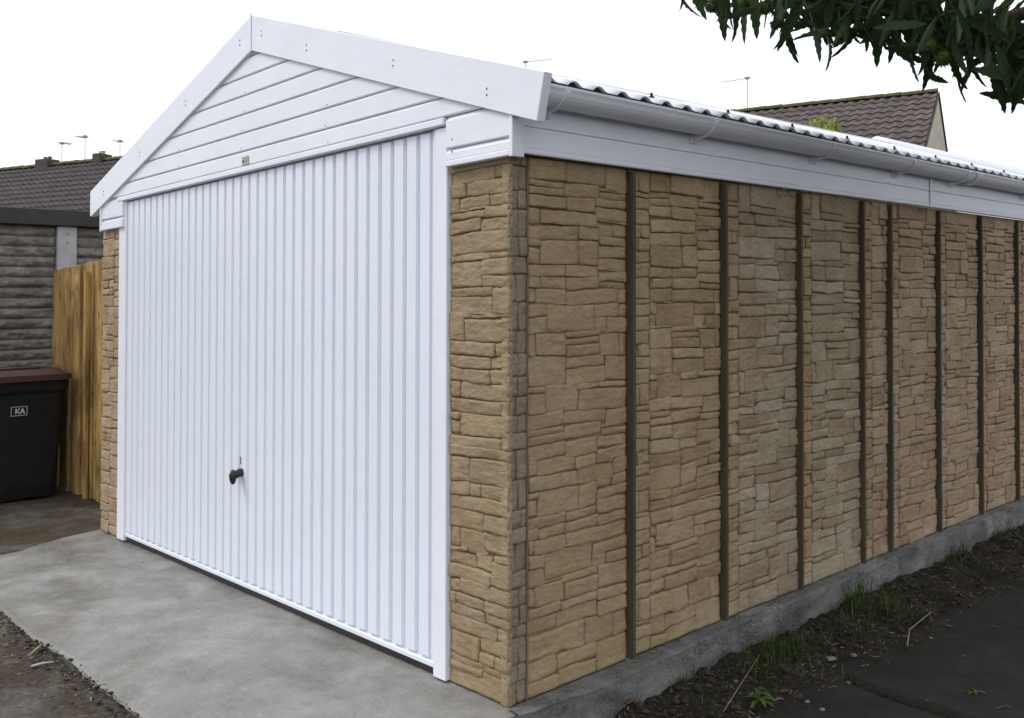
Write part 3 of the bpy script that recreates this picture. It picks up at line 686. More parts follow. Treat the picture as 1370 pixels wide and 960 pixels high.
# ---------------- gable cladding
BX0, BX1, APX, APZ = -3.824, 0.197, -1.747, 2.727
BSL = (APZ-2.092)/(BX1-APX); BSLl = (APZ-2.102)/(APX-BX0)
def barge_low(x):
    return 2.575-(x-APX)*BSL*0.985 if x > APX else 2.575-(APX-x)*BSLl*0.985
MB().prism([(XL, 0.012, 2.031), (0.0, 0.012, 2.031), (0.0, 0.012, 2.08), (APX, 0.012, 2.66), (XL, 0.012, 2.08)], (0, 0.02, 0)).build('gable_backing', M_PVC, G)
cuts = [2.031, 2.1025, 2.190, 2.2795, 2.3685, 2.457, 2.546, 2.60]
def xr_at(z): return APX+(2.60-z)/(BSL*0.985)
def xl_at(z): return APX-(2.60-z)/(BSLl*0.985)
for i in range(len(cuts)-1):
    z0, z1 = cuts[i]+0.0012, cuts[i+1]-0.0012
    if i == 0: z0 = cuts[0]
    l0, l1, r0, r1 = max(XL-.03, xl_at(z0)), max(XL-.03, xl_at(z1)), min(0.03, xr_at(z0)), min(0.03, xr_at(z1))
    f, bk, lip = -0.020, 0.0115, 0.010
    m = MB()
    prof = [(z0, bk), (z0, f+0.004), (z0+0.004, f), (z1-0.010, f), (z1-0.006, f+0.005), (z1, f+0.009), (z1, bk)]
    if z1-z0 < 0.03: prof = [(z0, bk), (z0, f), (z1, f), (z1, bk)]
    def ex(z, l): t = (z-z0)/(z1-z0); return (l0+(l1-l0)*t) if l else (r0+(r1-r0)*t)
    n = len(prof)
    m.v = [Vector((ex(z, True), y, z)) for z, y in prof]+[Vector((ex(z, False), y, z)) for z, y in prof]
    for q in range(n):
        j = (q+1) % n; m.f.append((q, j, n+j, n+q))
    m.f.append(tuple(range(n))); m.f.append(tuple(range(2*n-1, n-1, -1)))
    bo = m.build('gable_board', M_PVC, G)
    for sx in (-2.55, -1.85, -1.1):
        if l1+0.1 < sx < r1-0.1 and i < 6:
            s = MB(); s.tube([(sx+0.02*math.sin(i*5), f-0.0015, z0+0.012), (sx+0.02*math.sin(i*5), f+0.002, z0+0.012)], 0.0028, 8); s.build('nail_head', M_SCREW, bo)
# starter lip above the door
MB().cbox((-3.412, -0.024, 2.000), (-0.330, 0.0115, 2.0275), 0.004).build('starter_strip', M_PVC, G)
# short returns above the pillars
for x0, x1, fl in ((-0.318, 0.020, 1), (-3.665, -3.335, -1)):
    for z0, z1 in ((1.8675, 1.9105), (1.9125, 2.0275)):
        m = MB(); f = -0.020
        prof = [(z0, 0.012), (z0, f+0.004), (z0+0.004, f), (z1-0.016, f), (z1-0.006, f+0.010), (z1, f+0.014), (z1, 0.012)]
        n = len(prof); m.v = [Vector((x0, y, z)) for z, y in prof]+[Vector((x1, y, z)) for z, y in prof]
        for q in range(n):
            j = (q+1) % n; m.f.append((q, j, n+j, n+q))
        m.f.append(tuple(range(n))); m.f.append(tuple(range(2*n-1, n-1, -1)))
        bo = m.build('return_board', M_PVC, G)
        for sx in (x0+0.035,):
            s = MB(); s.tube([(sx, f-0.0015, z0+0.03), (sx, f+0.002, z0+0.03)], 0.0028, 8); s.build('nail_head', M_SCREW, bo)
    MB().cbox((x0-0.001, -0.026, 1.846), (x1, 0.0117, 1.8665), 0.003).build('drip_trim', M_PVC, G)
    if fl == 1: MB().cbox((0.0203, -0.027, 1.842), (0.038, 0.030, 2.06), 0.002).build('corner_trim', M_PVC, G)
    else: MB().cbox((-3.683, -0.027, 1.842), (-3.6653, 0.030, 2.03), 0.002).build('corner_trim', M_PVC, G)
MB().box((-0.32, 0.0121, 1.861), (0.02, 0.05, 2.04)).build('return_backing', M_SCREW, G)
MB().box((-3.68, 0.0121, 1.861), (-3.34, 0.05, 2.04)).build('return_backing', M_SCREW, G)
# ---------------- bargeboards
def barge(poly, y0, y1, name='bargeboard'):
    m = MB(); bm = bmesh.new()
    v0 = [bm.verts.new((x, y0, z)) for x, z in poly]; v1 = [bm.verts.new((x, y1, z)) for x, z in poly]; n = len(poly)
    bm.faces.new(v0); bm.faces.new(v1[::-1])
    for k in range(n): bm.faces.new((v0[k], v0[(k+1) % n], v1[(k+1) % n], v1[k]))
    bmesh.ops.bevel(bm, geom=bm.edges[:], offset=0.0025, segments=1, affect='EDGES')
    m.from_bm(bm); bm.free(); return m.build(name, M_PVC, G)
def screws(parent, pts):
    for x, z in pts:
        for dz in (0.011, -0.011):
            s = MB(); s.tube([(x, -0.0375, z+dz), (x, -0.033, z+dz)], 0.0032, 8); s.build('screw', M_SCREW, parent)
b1 = barge([(APX+0.0015, APZ), (BX1, 2.092), (0.162, 1.937), (APX+0.0015, 2.560)], -0.035, 0.003)
screws(b1, [(APX+0.10, 2.62), (-1.25, 2.47), (-0.62, 2.28), (-0.08, 2.075)])
b2 = barge([(APX-0.0015, APZ), (APX-0.0015, 2.560), (-3.800, 1.948), (BX0, 1.945), (BX0, 2.102)], -0.035, 0.003)
screws(b2, [(APX-0.11, 2.62), (-2.45, 2.43), (-3.05, 2.24), (-3.60, 2.07)])
MB().cbox((APX-0.006, -0.0395, 2.556), (APX+0.006, -0.0352, 2.735), 0.0015).build('apex_joint_cover', M_PVC, G)
barge([(APX, 2.835), (BX1, 2.135), (0.17, 1.97), (APX, 2.66)], GL+0.0, GL+0.04)
barge([(APX-.001, 2.835), (APX-.001, 2.66), (-3.8, 1.97), (BX0, 1.97), (BX0, 2.135)], GL+0.0, GL+0.04)
# ---------------- side fascia and gutter
def fascia(y0, y1):
    prof = [(0.012, 1.858), (0.030, 1.858), (0.032, 1.862), (0.032, 1.872), (0.028, 1.875), (0.030, 1.879), (0.030, 1.941), (0.026, 1.944), (0.026, 1.949), (0.033, 1.952), (0.033, 1.957), (0.029, 1.960), (0.030, 2.075), (0.012, 2.075)]
    m = MB(); n = len(prof); m.v = [Vector((x, y0, z)) for x, z in prof]+[Vector((x, y1, z)) for x, z in prof]
    for q in range(n):
        j = (q+1) % n; m.f.append((q, j, n+j, n+q))
    m.f.append(tuple(range(n))); m.f.append(tuple(range(2*n-1, n-1, -1)))
    return m.build('fascia_board', M_PVC, G)
fascia(0.031, 3.200); fascia(3.206, GL)
MB().cbox((0.031, 3.193, 1.855), (0.0365, 3.214, 2.07), 0.002).build('fascia_joint_cover', M_PVC, G)
MB().box((-0.016, 0.02, 1.862), (0.0115, GL, 2.07)).build('fascia_backing', M_DARK, G)
AX, AZ, RG = 0.085, 2.071, 0.058
gm = MB(); n = 14; ypts = [0.012, 1.0, 2.0, 3.0, 4.0, 5.0, GL]
pr = [(AX+RG+0.003, AZ+0.004), (AX+RG+0.003, AZ-0.004)]+[(AX+RG*math.cos(a), AZ-RG*math.sin(a)) for a in [math.pi*q/n for q in range(1, n)]]+[(AX-RG, AZ+0.012), (AX-RG+.003, AZ+.012)]
pr += [(AX+(RG-.003)*math.cos(a), AZ-(RG-.003)*math.sin(a)) for a in [math.pi*q/n for q in range(n-1, 0, -1)]]+[(AX+RG-.003, AZ+0.004)]
np_ = len(pr)
for y in ypts:
    for x, z in pr: gm.v.append(Vector((x, y, z+0.004*N3(y, 2, 1, 0.9))))
for k in range(len(ypts)-1):
    for q in range(np_):
        j = (q+1) % np_; a = k*np_; gm.f.append((a+q, a+j, a+np_+j, a+np_+q))
gutter = gm.build('gutter', M_PVC, G)
def bracket(y, wdt=0.024, t=0.004, arm=True, nm='gutter_bracket'):
    m = MB(); R0, R1 = RG+0.0015, RG+0.0015+t; pts = []
    for q in range(n+1):
        a = math.pi*q/n; pts.append((AX+R1*math.cos(a), AZ-R1*math.sin(a)))
    pts2 = [(AX+R0*math.cos(math.pi*q/n), AZ-R0*math.sin(math.pi*q/n)) for q in range(n, -1, -1)]
    L = pts+pts2; k = len(L)
    m.v = [Vector((x, y-wdt/2, z)) for x, z in L]+[Vector((x, y+wdt/2, z)) for x, z in L]
    for q in range(k):
        j = (q+1) % k; m.f.append((q, j, k+j, k+q))
    for q in range(n): m.f.append((q, q+1, k-2-q, k-1-q)); m.f.append((k+q, k+q+1, 2*k-2-q, 2*k-1-q))
    if arm:
        m.cbox((0.0305, y-0.03, AZ-0.085), (0.036, y+0.03, AZ-0.02), 0.002)
        m.prism([(0.034, y-0.008, AZ-0.085), (0.034, y-0.008, AZ-0.045), (AX, y-0.008, AZ-RG-0.0055), (AX-0.02, y-0.008, AZ-RG-0.012)], (0, 0.016, 0))
    return m.build(nm, M_PVC, gutter)
for y in (0.13, 0.985, 1.92, 2.76, 3.46, 4.6, 5.5): bracket(y)
bracket(3.62, 0.085, 0.006, False, 'gutter_union')
# ---------------- corrugated roof
def roof_z(x, y):                                # crest plane, right slope
    rz = 2.722 + (2.79-2.722)*clampv(y/GL, 0, 1)**0.7
    ez = 2.107
    return rz + (ez-rz)*((x-XC)/(0.115-XC))
def roof_sheet(y0, y1, lift, side):
    m = MB(); P = 0.1275; st = P/10; ncol = int(round((y1-y0)/st)); xs = [0.115, 0.06, -0.4, -1.0, XC+0.02]
    for x in xs:
        for k in range(ncol+1):
            y = y0+k*st; ph = (y-0.002)/P; s = math.cos(math.pi*clampv((ph % 1-0.5)/0.27, -1, 1)*0.5)
            X = x if side > 0 else 2*XC-x
            m.v.append(Vector((X, y, roof_z(x, y)-0.017*(1-s)+lift)))
    for r in range(len(xs)-1):
        for k in range(ncol):
            a = r*(ncol+1)+k; m.f.append((a, a+1, a+ncol+2, a+ncol+1))
    o = m.build('roof_sheet', M_ROOF, G, smooth=True)
    so_ = o.modifiers.new('thickness', 'SOLIDIFY'); so_.thickness = 0.003; so_.offset = -1
    return o
P = 0.1275
for k in range(6):
    y0 = 0.006+k*8*P; roof_sheet(y0, min(y0+8.5*P, GL), 0.0028*(k % 2), 1)
    roof_sheet(y0, min(y0+8.5*P, GL), 0.0028*(k % 2), -1)
# dark foam fillers under the crests at the eaves
fl_ = MB(); st = P/10; K = int((GL-0.05)/st); i0 = 0
for k in range(K+1):
    y = 0.012+k*st; ph = (y-0.002)/P; s = math.cos(math.pi*clampv((ph % 1-0.5)/0.27, -1, 1)*0.5)
    fl_.v += [Vector((0.100, y, roof_z(0.100, y)-0.042)), Vector((0.100, y, roof_z(0.100, y)-0.017*(1-s)-0.0045))]
for k in range(K): fl_.f.append((2*k, 2*k+2, 2*k+3, 2*k+1))
fo = fl_.build('eaves_filler', M_FOAM, G); sm = fo.modifiers.new('thickness', 'SOLIDIFY'); sm.thickness = 0.03
# ridge cap and sheet bolts
rc_ = MB(); 
for y in (0.35, GL): 
    z = roof_z(XC, y)
    rc_.v += [Vector((XC-0.14, y, z-0.035)), Vector((XC, y, z+0.012)), Vector((XC+0.14, y, z-0.035)), Vector((XC+0.14, y, z-0.045)), Vector((XC-0.14, y, z-0.045))]
rc_.f = [(0, 1, 6, 5), (1, 2, 7, 6), (2, 3, 8, 7), (3, 4, 9, 8), (4, 0, 5, 9), (0, 4, 3, 2, 1), (5, 6, 7, 8, 9)]
rc_.build('ridge_cap', M_ROOF, G)
y = 0.002+P*5.5
while y < GL-0.1:
    z = roof_z(0.04, y); b = MB(); b.tube([(0.04, y, z-0.002), (0.04, y, z+0.006)], 0.011, 10); b.tube([(0.04, y, z+0.006), (0.04, y, z+0.020)], 0.0055, 8)
    b.build('roof_bolt', M_DARK, G); y += P*4
# maker's plate on the lowest board
pl = MB().cbox((-1.853, -0.0235, 2.034), (-1.788, -0.0205, 2.074), 0.001).build('makers_plate', M_PLATE, G)
m = MB(); m.tube([(-1.838, -0.0243, 2.052), (-1.838, -0.0232, 2.052)], 0.008, 10); m.build('emblem', M_BLUE, pl)
for zz, xw in ((2.061, 0.026), (2.052, 0.030), (2.043, 0.022)):
    MB().box((-1.824, -0.0241, zz-0.0012), (-1.824+xw, -0.0233, zz+0.0012)).build('print_line', M_SCREW, pl)

# ================================================================== LEFT: NEIGHBOUR WALL, FENCE, BIN
NXW = -6.05
def zl(y): return ground_h(-5.9, y)
nb = empty('neighbouring_outbuilding', (NXW-1.2, 0.6, S(NXW, 0.6)-0.08), 'old outbuilding of rock faced grey blocks with black fascia', 'outbuilding')
bays = [(-2.55, -1.08), (-0.92, 0.475), (0.632, 2.03), (2.19, 3.6), (3.75, 5.2)]
MB().box((NXW-2.4, -2.7, -0.12), (NXW-0.035, 5.3, 2.07)).build('core_wall', M_BLOCK, nb, base=True)
rng = random.Random(77); CH = 0.0845
def course(y0, y1, z0, z1, seed):
    m = MB(); ny = max(4, int((y1-y0)/0.018)); nz = 8
    for j in range(nz+1):
        t = j/nz; z = z0+0.002+(z1-z0-0.004)*t
        for i in range(ny+1):
            u = i/ny; y = y0+(y1-y0)*u
            e = min(t, 1-t)*2; prof = (1-(1-e)**3.2)
            d = 0.003+prof*(0.022+0.022*N3(y, z*2, seed, 8)+0.016*N3(y, z*1.5, seed+4, 22)+0.008*N3(y, z, seed+7, 50))
            if i in (0, ny): d = 0.0
            m.v.append(Vector((NXW-0.033+d, y, z+0.004*N3(y, j*0.1, seed, 5))))
    for j in range(nz):
        for i in range(ny):
            a = j*(ny+1)+i; m.f.append((a, a+1, a+ny+2, a+ny+1))
    return m
for bi, (y0, y1) in enumerate(bays):
    for c in range(26):
        z1 = 2.065-c*CH; z0 = z1-CH
        if z1 < -0.1: break
        course(y0, y1, z0, z1, bi*31+c).build('block_course', M_BLOCK, nb, smooth=True)
for (a, b) in zip([x[1] for x in bays[:-1]], [x[0] for x in bays[1:]]):
    po = MB().cbox((NXW-0.034, a+0.001, -0.1), (NXW+0.022, b-0.001, 2.066), 0.006).build('concrete_post', M_POST, nb, base=True)
    for zz in (2.0, 1.93):
        s = MB(); s.tube([(NXW+0.020, (a+b)/2, zz), (NXW+0.0235, (a+b)/2, zz)], 0.006, 8); s.build('bolt_hole', M_DARK, po)
MB().cbox((NXW-0.05, -2.75, 2.068), (NXW+0.06, 5.35, 2.200), 0.004).build('fascia', M_FASC, nb)
MB().box((NXW-2.45, -2.75, 2.17), (NXW-0.051, 5.35, 2.195)).build('flat_roof', M_FASC, nb)

fence = empty('board_fence', (-4.9, 0.44, S(-4.9, 0.44)-0.08), 'golden timber fence of upright boards between garage and block wall', 'fence')
rng = random.Random(9); x = -5.985; k = 0
while x < XL-0.02:
    wd = 0.125 if k != 6 else 0.10; wd = min(wd, XL-0.006-x)
    top = 1.700+0.030*clampv((x+5.985)/0.8, 0, 1)+rng.uniform(-.002, .002); zb = ground_h(x, 0.44)-0.03
    yo = 0.425 + (0.022 if k % 2 else 0.0) + (0.0 if k < 6 else 0.012)
    MB().cbox((x+0.0015, yo, zb), (x+wd+0.006*(1-k % 2), yo+0.019, top), 0.0025).build('board', M_FENCE, fence, base=True); x += wd; k += 1
for zz in (0.35, 1.45):
    MB().cbox((-5.99, 0.468, zz), (XL-0.01, 0.51, zz+0.08), 0.003).build('rail', M_FENCE, fence)
MB().cbox((-5.17, 0.395, -0.10), (-5.135, 0.424, 1.66), 0.003).build('batten', M_FENCE, fence, base=True)

# wheelie bin, front turned to the path
bx, by = -5.62, 0.062; bz = ground_h(bx, by)+0.004
wb = empty('wheelie_bin', (bx, by, bz+S(bx, by)), 'black wheelie bin with brown lid standing in front of the fence', 'bin')
def ringbox(levels, n=6):
    m = MB(); rows = []
    for (z, x0, x1, y0, y1, r) in levels:
        row = []
        for (cx, cy, a0) in ((x1-r, y1-r, 0), (x0+r, y1-r, 90), (x0+r, y0+r, 180), (x1-r, y0+r, 270)):
            for q in range(n+1):
                a = math.radians(a0+90*q/n); row.append(Vector((cx+r*math.cos(a), cy+r*math.sin(a), z)))
        rows.append(row)
    L = len(rows[0])
    for r_ in rows: m.v += r_
    for k in range(len(rows)-1):
        for q in range(L):
            j = (q+1) % L; m.f.append((k*L+q, k*L+j, (k+1)*L+j, (k+1)*L+q))
    m.f.append(tuple(range(L))[::-1]); m.f.append(tuple((len(rows)-1)*L+q for q in range(L))); return m
BH = 0.90
body = ringbox([(bz+0.02, bx-0.20, bx+0.22, by-0.21, by+0.21, 0.05), (bz+0.10, bx-0.22, bx+0.235, by-0.222, by+0.222, 0.05),
                (bz+0.80, bx-0.30, bx+0.29, by-0.262, by+0.262, 0.05), (bz+0.83, bx-0.30, bx+0.31, by-0.282, by+0.282, 0.05), (bz+BH, bx-0.31, bx+0.315, by-0.287, by+0.287, 0.05)])
bo = body.build('body', M_BIN, wb, smooth=False, base=True)
lid = ringbox([(bz+BH+0.002, bx-0.33, bx+0.340, by-0.300, by+0.300, 0.045), (bz+BH+0.045, bx-0.33, bx+0.340, by-0.300, by+0.300, 0.045), (bz+BH+0.048, bx-0.31, bx+0.31, by-0.27, by+0.27, 0.05), (bz+BH+0.085, bx-0.29, bx+0.25, by-0.24, by+0.24, 0.06)])
lo = lid.build('lid', M_LID, wb, base=True)
MB().cbox((bx+0.06, by-0.20, bz+BH+0.084), (bx+0.20, by+0.10, bz+BH+0.105), 0.006).build('lid_grip', M_LID, lo)
for sy in (-1, 1):
    t = MB(); t.tube([(bx-0.24, by+sy*0.21, bz+0.096), (bx-0.24, by+sy*0.26, bz+0.096)], 0.10, 20); t.build('wheel', M_BLACK, wb, smooth=False)
# printed letters in a thin frame on the front
def glyphs(mb, P0, du, dz, strokes, th, nrm):
    for (a, b) in strokes:
        A = Vector(P0)+Vector(du)*a[0]+Vector(dz)*a[1]; B = Vector(P0)+Vector(du)*b[0]+Vector(dz)*b[1]
        d = (B-A).normalized(); s = d.cross(Vector(nrm)).normalized()*th/2; e = d*th*0.3
        mb.prism([A-s-e, B-s+e, B+s+e, A+s-e], Vector(nrm)*0.002)
fz = bz+0.665; fxp = lambda z: bx+0.235+(0.29-0.235)*((z-bz-0.10)/0.70)+0.0012
slope = Vector((0.055/0.70, 0, 1))
g_ = MB(); o_ = Vector((fxp(fz), by-0.088, fz))
Kst = [((0, 0), (0, 1)), ((0.72, 1), (0.06, 0.45)), ((0.22, 0.58), (0.78, 0))]; Ast = [((0, 0), (0.36, 1)), ((0.36, 1), (0.72, 0)), ((0.14, 0.33), (0.58, 0.33))]
glyphs(g_, o_, (0, 0.032, 0), slope*0.036, Kst, 0.009, (1, 0, -0.078)); glyphs(g_, o_+Vector((0, 0.032, 0)), (0, 0.037, 0), slope*0.036, Ast, 0.009, (1, 0, -0.078))
fr_ = [((-1.0, -0.4), (2.4, -0.4)), ((-1.0, 1.4), (2.4, 1.4)), ((2.4, -0.4), (2.4, 1.4)), ((-1.0, -0.4), (-1.0, 1.4))]
glyphs(g_, o_, (0, 0.032, 0), slope*0.036, fr_, 0.004, (1, 0, -0.078))
g_.build('printed_lettering', M_PRINT, bo)

# ================================================================== HOUSES BEYOND
def house(name, label, px, py, depth, rotdeg, x0, x1, half, pitch_deg, tilem, indiv, tw, gauge):
    A = at_depth(px, py, depth); zr = A.z; gz = -0.3
    root = empty(name, (A.x, A.y, gz), label, 'house', None, math.radians(rotdeg))
    WL[root.name] = Vector((0, 0, 0)); H = zr-gz; tp = math.tan(math.radians(pitch_deg)); cp = math.cos(math.radians(pitch_deg)); sp = math.sin(math.radians(pitch_deg))
    zc = lambda y: H-abs(y)*tp
    ea = half-0.25
    w_ = MB(); w_.prism([(x0, -ea, 0), (x0, ea, 0), (x0, ea, zc(ea)-0.12), (x0, 0, H-0.12), (x0, -ea, zc(ea)-0.12)], (x1-x0, 0, 0))
    wall = w_.build('wall', M_RENDER, root, shear=False)
    u_ = MB()
    for s in (-1, 1): u_.prism([(x0-0.04, 0, H-0.09), (x0-0.04, s*half, zc(half)-0.09), (x0-0.04, s*half, zc(half)-0.05), (x0-0.04, 0, H-0.05)], (x1-x0+0.08, 0, 0))
    u_.build('roof', tilem, root, shear=False)
    # tile mesh: S-profile with a thick nose, length a bit more than the gauge
    def tile_into(m, xx, row, side, wv=tw):
        s0 = row*gauge; s1 = s0+gauge*1.12; i0 = len(m.v); nn = 8
        for (s, lift) in ((s0-0.02, 0.0), (s1, 0.035), (s1, -0.002)):
            for q in range(nn+1):
                t = q/nn; wave = 0.022*math.cos(2*math.pi*t) ; hgt = (wave if lift >= 0 else wave-0.0)+lift+0.022
                m.v.append(Vector((xx+t*wv, side*(s*cp-0.0+hgt*sp), H-0.05-s*sp+hgt*cp)))
        for r in range(2):
            for q in range(nn):
                a = i0+r*(nn+1)+q; m.f.append((a, a+1, a+nn+2, a+nn+1))
    rows = int(half/cp/gauge)+1; cols = int((x1-x0)/tw)
    stuff = MB(); src = None; cnt = 0
    for r in range(rows):
        for c in range(cols):
            if r < 11 and c < 27 and indiv:
                if src is None:
                    m = MB(); tile_into(m, x0, 0, 1); src = m.build('roof_tile', tilem, root, shear=False, smooth=False); b0 = src.location.copy()
                else:
                    share(src, root, b0+Vector((c*tw, r*gauge*cp, -r*gauge*sp+random.uniform(-.004, .004))))
            else: tile_into(stuff, x0+c*tw, r, 1)
    for r in range(rows): 
        m = stuff; s0 = r*gauge; 
        m.quad((x0, -s0*cp, H-0.02-s0*sp), (x1, -s0*cp, H-0.02-s0*sp), (x1, -(s0+gauge)*cp, H+0.0-(s0+gauge)*sp), (x0, -(s0+gauge)*cp, H+0.0-(s0+gauge)*sp))
    tag(stuff.build('roof_tiles', tilem, root, shear=False), kind='stuff')
    rg = MB(); xx = x0
    rg_src = None
    while xx < x1-0.1:
        L = min(0.45, x1-xx); m = MB()
        pr_ = [(0.14*math.cos(math.radians(a)), 0.11*math.sin(math.radians(a))) for a in range(0, 181, 30)]
        nn = len(pr_)
        m.v = [Vector((xx+0.004, y, H-0.04+z)) for y, z in pr_]+[Vector((xx+L, y*0.94, H-0.045+z*0.94)) for y, z in pr_]
        for q in range(nn-1): m.f.append((q, q+1, nn+q+1, nn+q))
        m.f.append(tuple(range(nn))); m.f.append(tuple(range(2*nn-1, nn-1, -1)))
        if rg_src is None: rg_src = m.build('ridge_tile', M_MOSS, root, shear=False); rb = rg_src.location.copy(); rx = xx
        elif L > 0.44: share(rg_src, root, rb+Vector((xx-rx, 0, random.uniform(-.006, .006))))
        xx += 0.45
    return root, H
def aerial(root, x, y, z0, h, boom, nel, flip=1):
    a = MB(); a.tube([(x, y, z0), (x, y, z0+h)], 0.012, 6); m = a.build('aerial_mast', M_METAL, root, shear=False)
    b = MB(); b.tube([(x-0.12*flip, y, z0+h-0.02), (x+boom*flip, y, z0+h-0.02-0.04)], 0.008, 6)
    for k in range(nel):
        xx = x+flip*boom*(k+0.5)/nel; l = 0.26*(1-0.4*k/nel); b.tube([(xx, y-l, z0+h-0.03), (xx, y+l, z0+h-0.03)], 0.005, 5)
    b.box((x-0.06, y-0.05, z0+h-0.05), (x+0.06, y+0.05, z0+h+0.01))
    b.build('aerial_array', M_METAL, m, shear=False)
hr, HR = house('tiled_house', 'house with brown pantile roof and cream gable rising behind the garage roof', 1255, 121, 25.0, 196.6, 0.0, 16.5, 4.4, 34, M_TILE, True, 0.27, 0.335)
aerial(hr, 5.05, 0.0, HR, 0.95, 0.75, 7)
aerial(hr, 12.4, 0.0, HR, 2.35, 0.95, 8, -1)
hl, HL = house('dark_roofed_house', 'house with dark brown tiled roof rising behind the block wall outbuilding', 150, 212, 30.0, 199.6, -7.0, 9.0, 4.6, 36, M_TILE2, False, 0.27, 0.32)
for cx, ww in ((0.45, 0.34), (3.05, 0.60)):
    ch = MB().cbox((cx-ww/2, -0.25, HL-0.4), (cx+ww/2, 0.25, HL+0.17), 0.02).build('chimney', M_BRICK, hl, shear=False)
    for q in (-0.12, 0.1):
        t = MB(); t.tube([(cx+q*ww*1.6, 0, HL+0.16), (cx+q*ww*1.6, 0, HL+0.27)], 0.06, 10); t.build('chimney_pot', M_PLATE if ww < .5 else M_BRICK, ch, shear=False)
aerial(hl, 1.25, 0.0, HL, 0.82, 0.3, 5)
aerial(hl, -0.35, 0.0, HL, 0.55, 0.12, 4)
aerial(hl, 2.35, 0.0, HL, 0.68, 0.35, 6, -1)

# shrub top showing between garage roof and house
sc_ = at_depth(1099, 170, 13.0)
shr = empty('garden_shrub', (sc_.x, sc_.y, S(sc_.x, sc_.y)-0.2), 'lime green bushy shrub peeping over the corrugated garage roof', 'shrub')
st_ = MB(); base = Vector((sc_.x, sc_.y, -0.2))
for k in range(6):
    a = k*1.05; st_.tube([base+Vector((0.05*math.cos(a), 0.05*math.sin(a), 0)), base+Vector((0.12*math.cos(a), 0.12*math.sin(a), 1.4)), Vector((sc_.x+0.22*math.cos(a), sc_.y+0.22*math.sin(a), sc_.z+0.05))], [0.03, 0.022, 0.008], 6)
st_.build('stem', M_BARK, shr, shear=False, smooth=True)
fo_ = MB(); rng = random.Random(4)
for k in range(2600):
    a = rng.uniform(0, 6.28); cz = rng.uniform(-1, 1); r = rng.uniform(0.45, 1)**0.5; q = math.sqrt(1-cz*cz)
    c = Vector((sc_.x+0.36*r*q*math.cos(a), sc_.y+0.36*r*q*math.sin(a), sc_.z-0.50+0.62*r*cz+0.05*N3(a, cz, 0, 3)))
    d = Vector((rng.uniform(-1, 1), rng.uniform(-1, 1), rng.uniform(-0.5, 0.9))).normalized(); s = d.cross(Vector((rng.uniform(-1, 1), rng.uniform(-1, 1), 1))).normalized()*0.016; L = rng.uniform(0.05, 0.10)
    fo_.quad(c, c+d*L*0.5+s, c+d*L, c+d*L*0.5-s)
fo_.build('foliage', M_LIME, shr, shear=False)

# ================================================================== CHESTNUT TREE (overhanging from the right)
tb = Vector((3.0, 3.4, -0.15+S(3.0, 3.4)))
tree = empty('chestnut_tree', tb, 'sweet chestnut tree with low leafy branch hanging over the path', 'tree')
tr_ = MB(); tr_.tube([tb, tb+Vector((0.03, 0.0, 0.4)), tb+Vector((-0.03, -0.02, 1.3)), tb+Vector((-0.06, -0.05, 2.3)), tb+Vector((0.0, 0.05, 3.6)), tb+Vector((0.05, 0.1, 5.2))], [0.30, 0.22, 0.19, 0.17, 0.12, 0.05], 14)
for a, zz, L in ((0.6, 2.9, 1.6), (2.4, 3.2, 1.7), (4.3, 3.1, 1.5), (5.4, 3.6, 1.4), (1.5, 4.0, 1.2)):
    o = tb+Vector((-0.02, 0, zz)); d = Vector((math.cos(a), math.sin(a), 0.55)); tr_.tube([o, o+d*L*0.5+Vector((0, 0, .05)), o+d*L], [0.08, 0.05, 0.015], 8)
tr_.build('trunk', M_BARK, tree, shear=False, smooth=True, base=True)
# limb reaching into view and its twigs
start = tb+Vector((-0.05, -0.03, 2.35))
limb_pts = [start, at_depth(1560, -40, 4.2), at_depth(1420, 5, 3.85), at_depth(1330, 28, 3.7), at_depth(1240, 30, 3.6), at_depth(1140, 8, 3.55), at_depth(1040, -8, 3.5), at_depth(955, -12, 3.45)]
lm = MB(); lm.tube(limb_pts, [0.085, 0.05, 0.032, 0.022, 0.015, 0.010, 0.007, 0.004], 8)
limb = lm.build('branch', M_BARK, tree, shear=False, smooth=True)
def leaf_mesh(L, wd, curl, fold, seed):
    m = MB(); rng = random.Random(seed); n = 13
    mid = []; le = []; ri = []
    for k in range(n+1):
        t = k/n; w_ = wd*(math.sin(math.pi*t**0.85)**0.8)*(1-0.25*t); w_ *= (1.16 if k % 2 else 0.86)
        if k == 0: w_ = 0.0015
        if k == n: w_ = 0.0
        y = L*t; z = -curl*L*t*t
        mid.append(Vector((0.006*math.sin(3*t+seed), y, z))); off = 0.45*L/n
        le.append(Vector((-w_, y+off*(w_ > .002), z+fold*w_))); ri.append(Vector((w_, y+off*(w_ > .002), z+fold*w_)))
    m.v = [Vector((0, -0.02, 0.004))]+mid+le+ri; N = n+1
    for k in range(n):
        m.f += [(1+k, 1+k+1, 1+N+k+1, 1+N+k), (1+k+1, 1+k, 1+2*N+k, 1+2*N+k+1)]
    me = bpy.data.meshes.new('leaf'); me.from_pydata(m.v, [], m.f); me.update(); me.materials.append(M_LEAF); me.shade_smooth(); return me
variants = [leaf_mesh(0.19, 0.021, 0.12, 0.35, 1), leaf_mesh(0.17, 0.018, 0.28, 0.5, 2), leaf_mesh(0.21, 0.024, 0.05, 0.2, 3), leaf_mesh(0.15, 0.017, 0.4, 0.7, 4)]
VL = [0.19, 0.17, 0.21, 0.15]
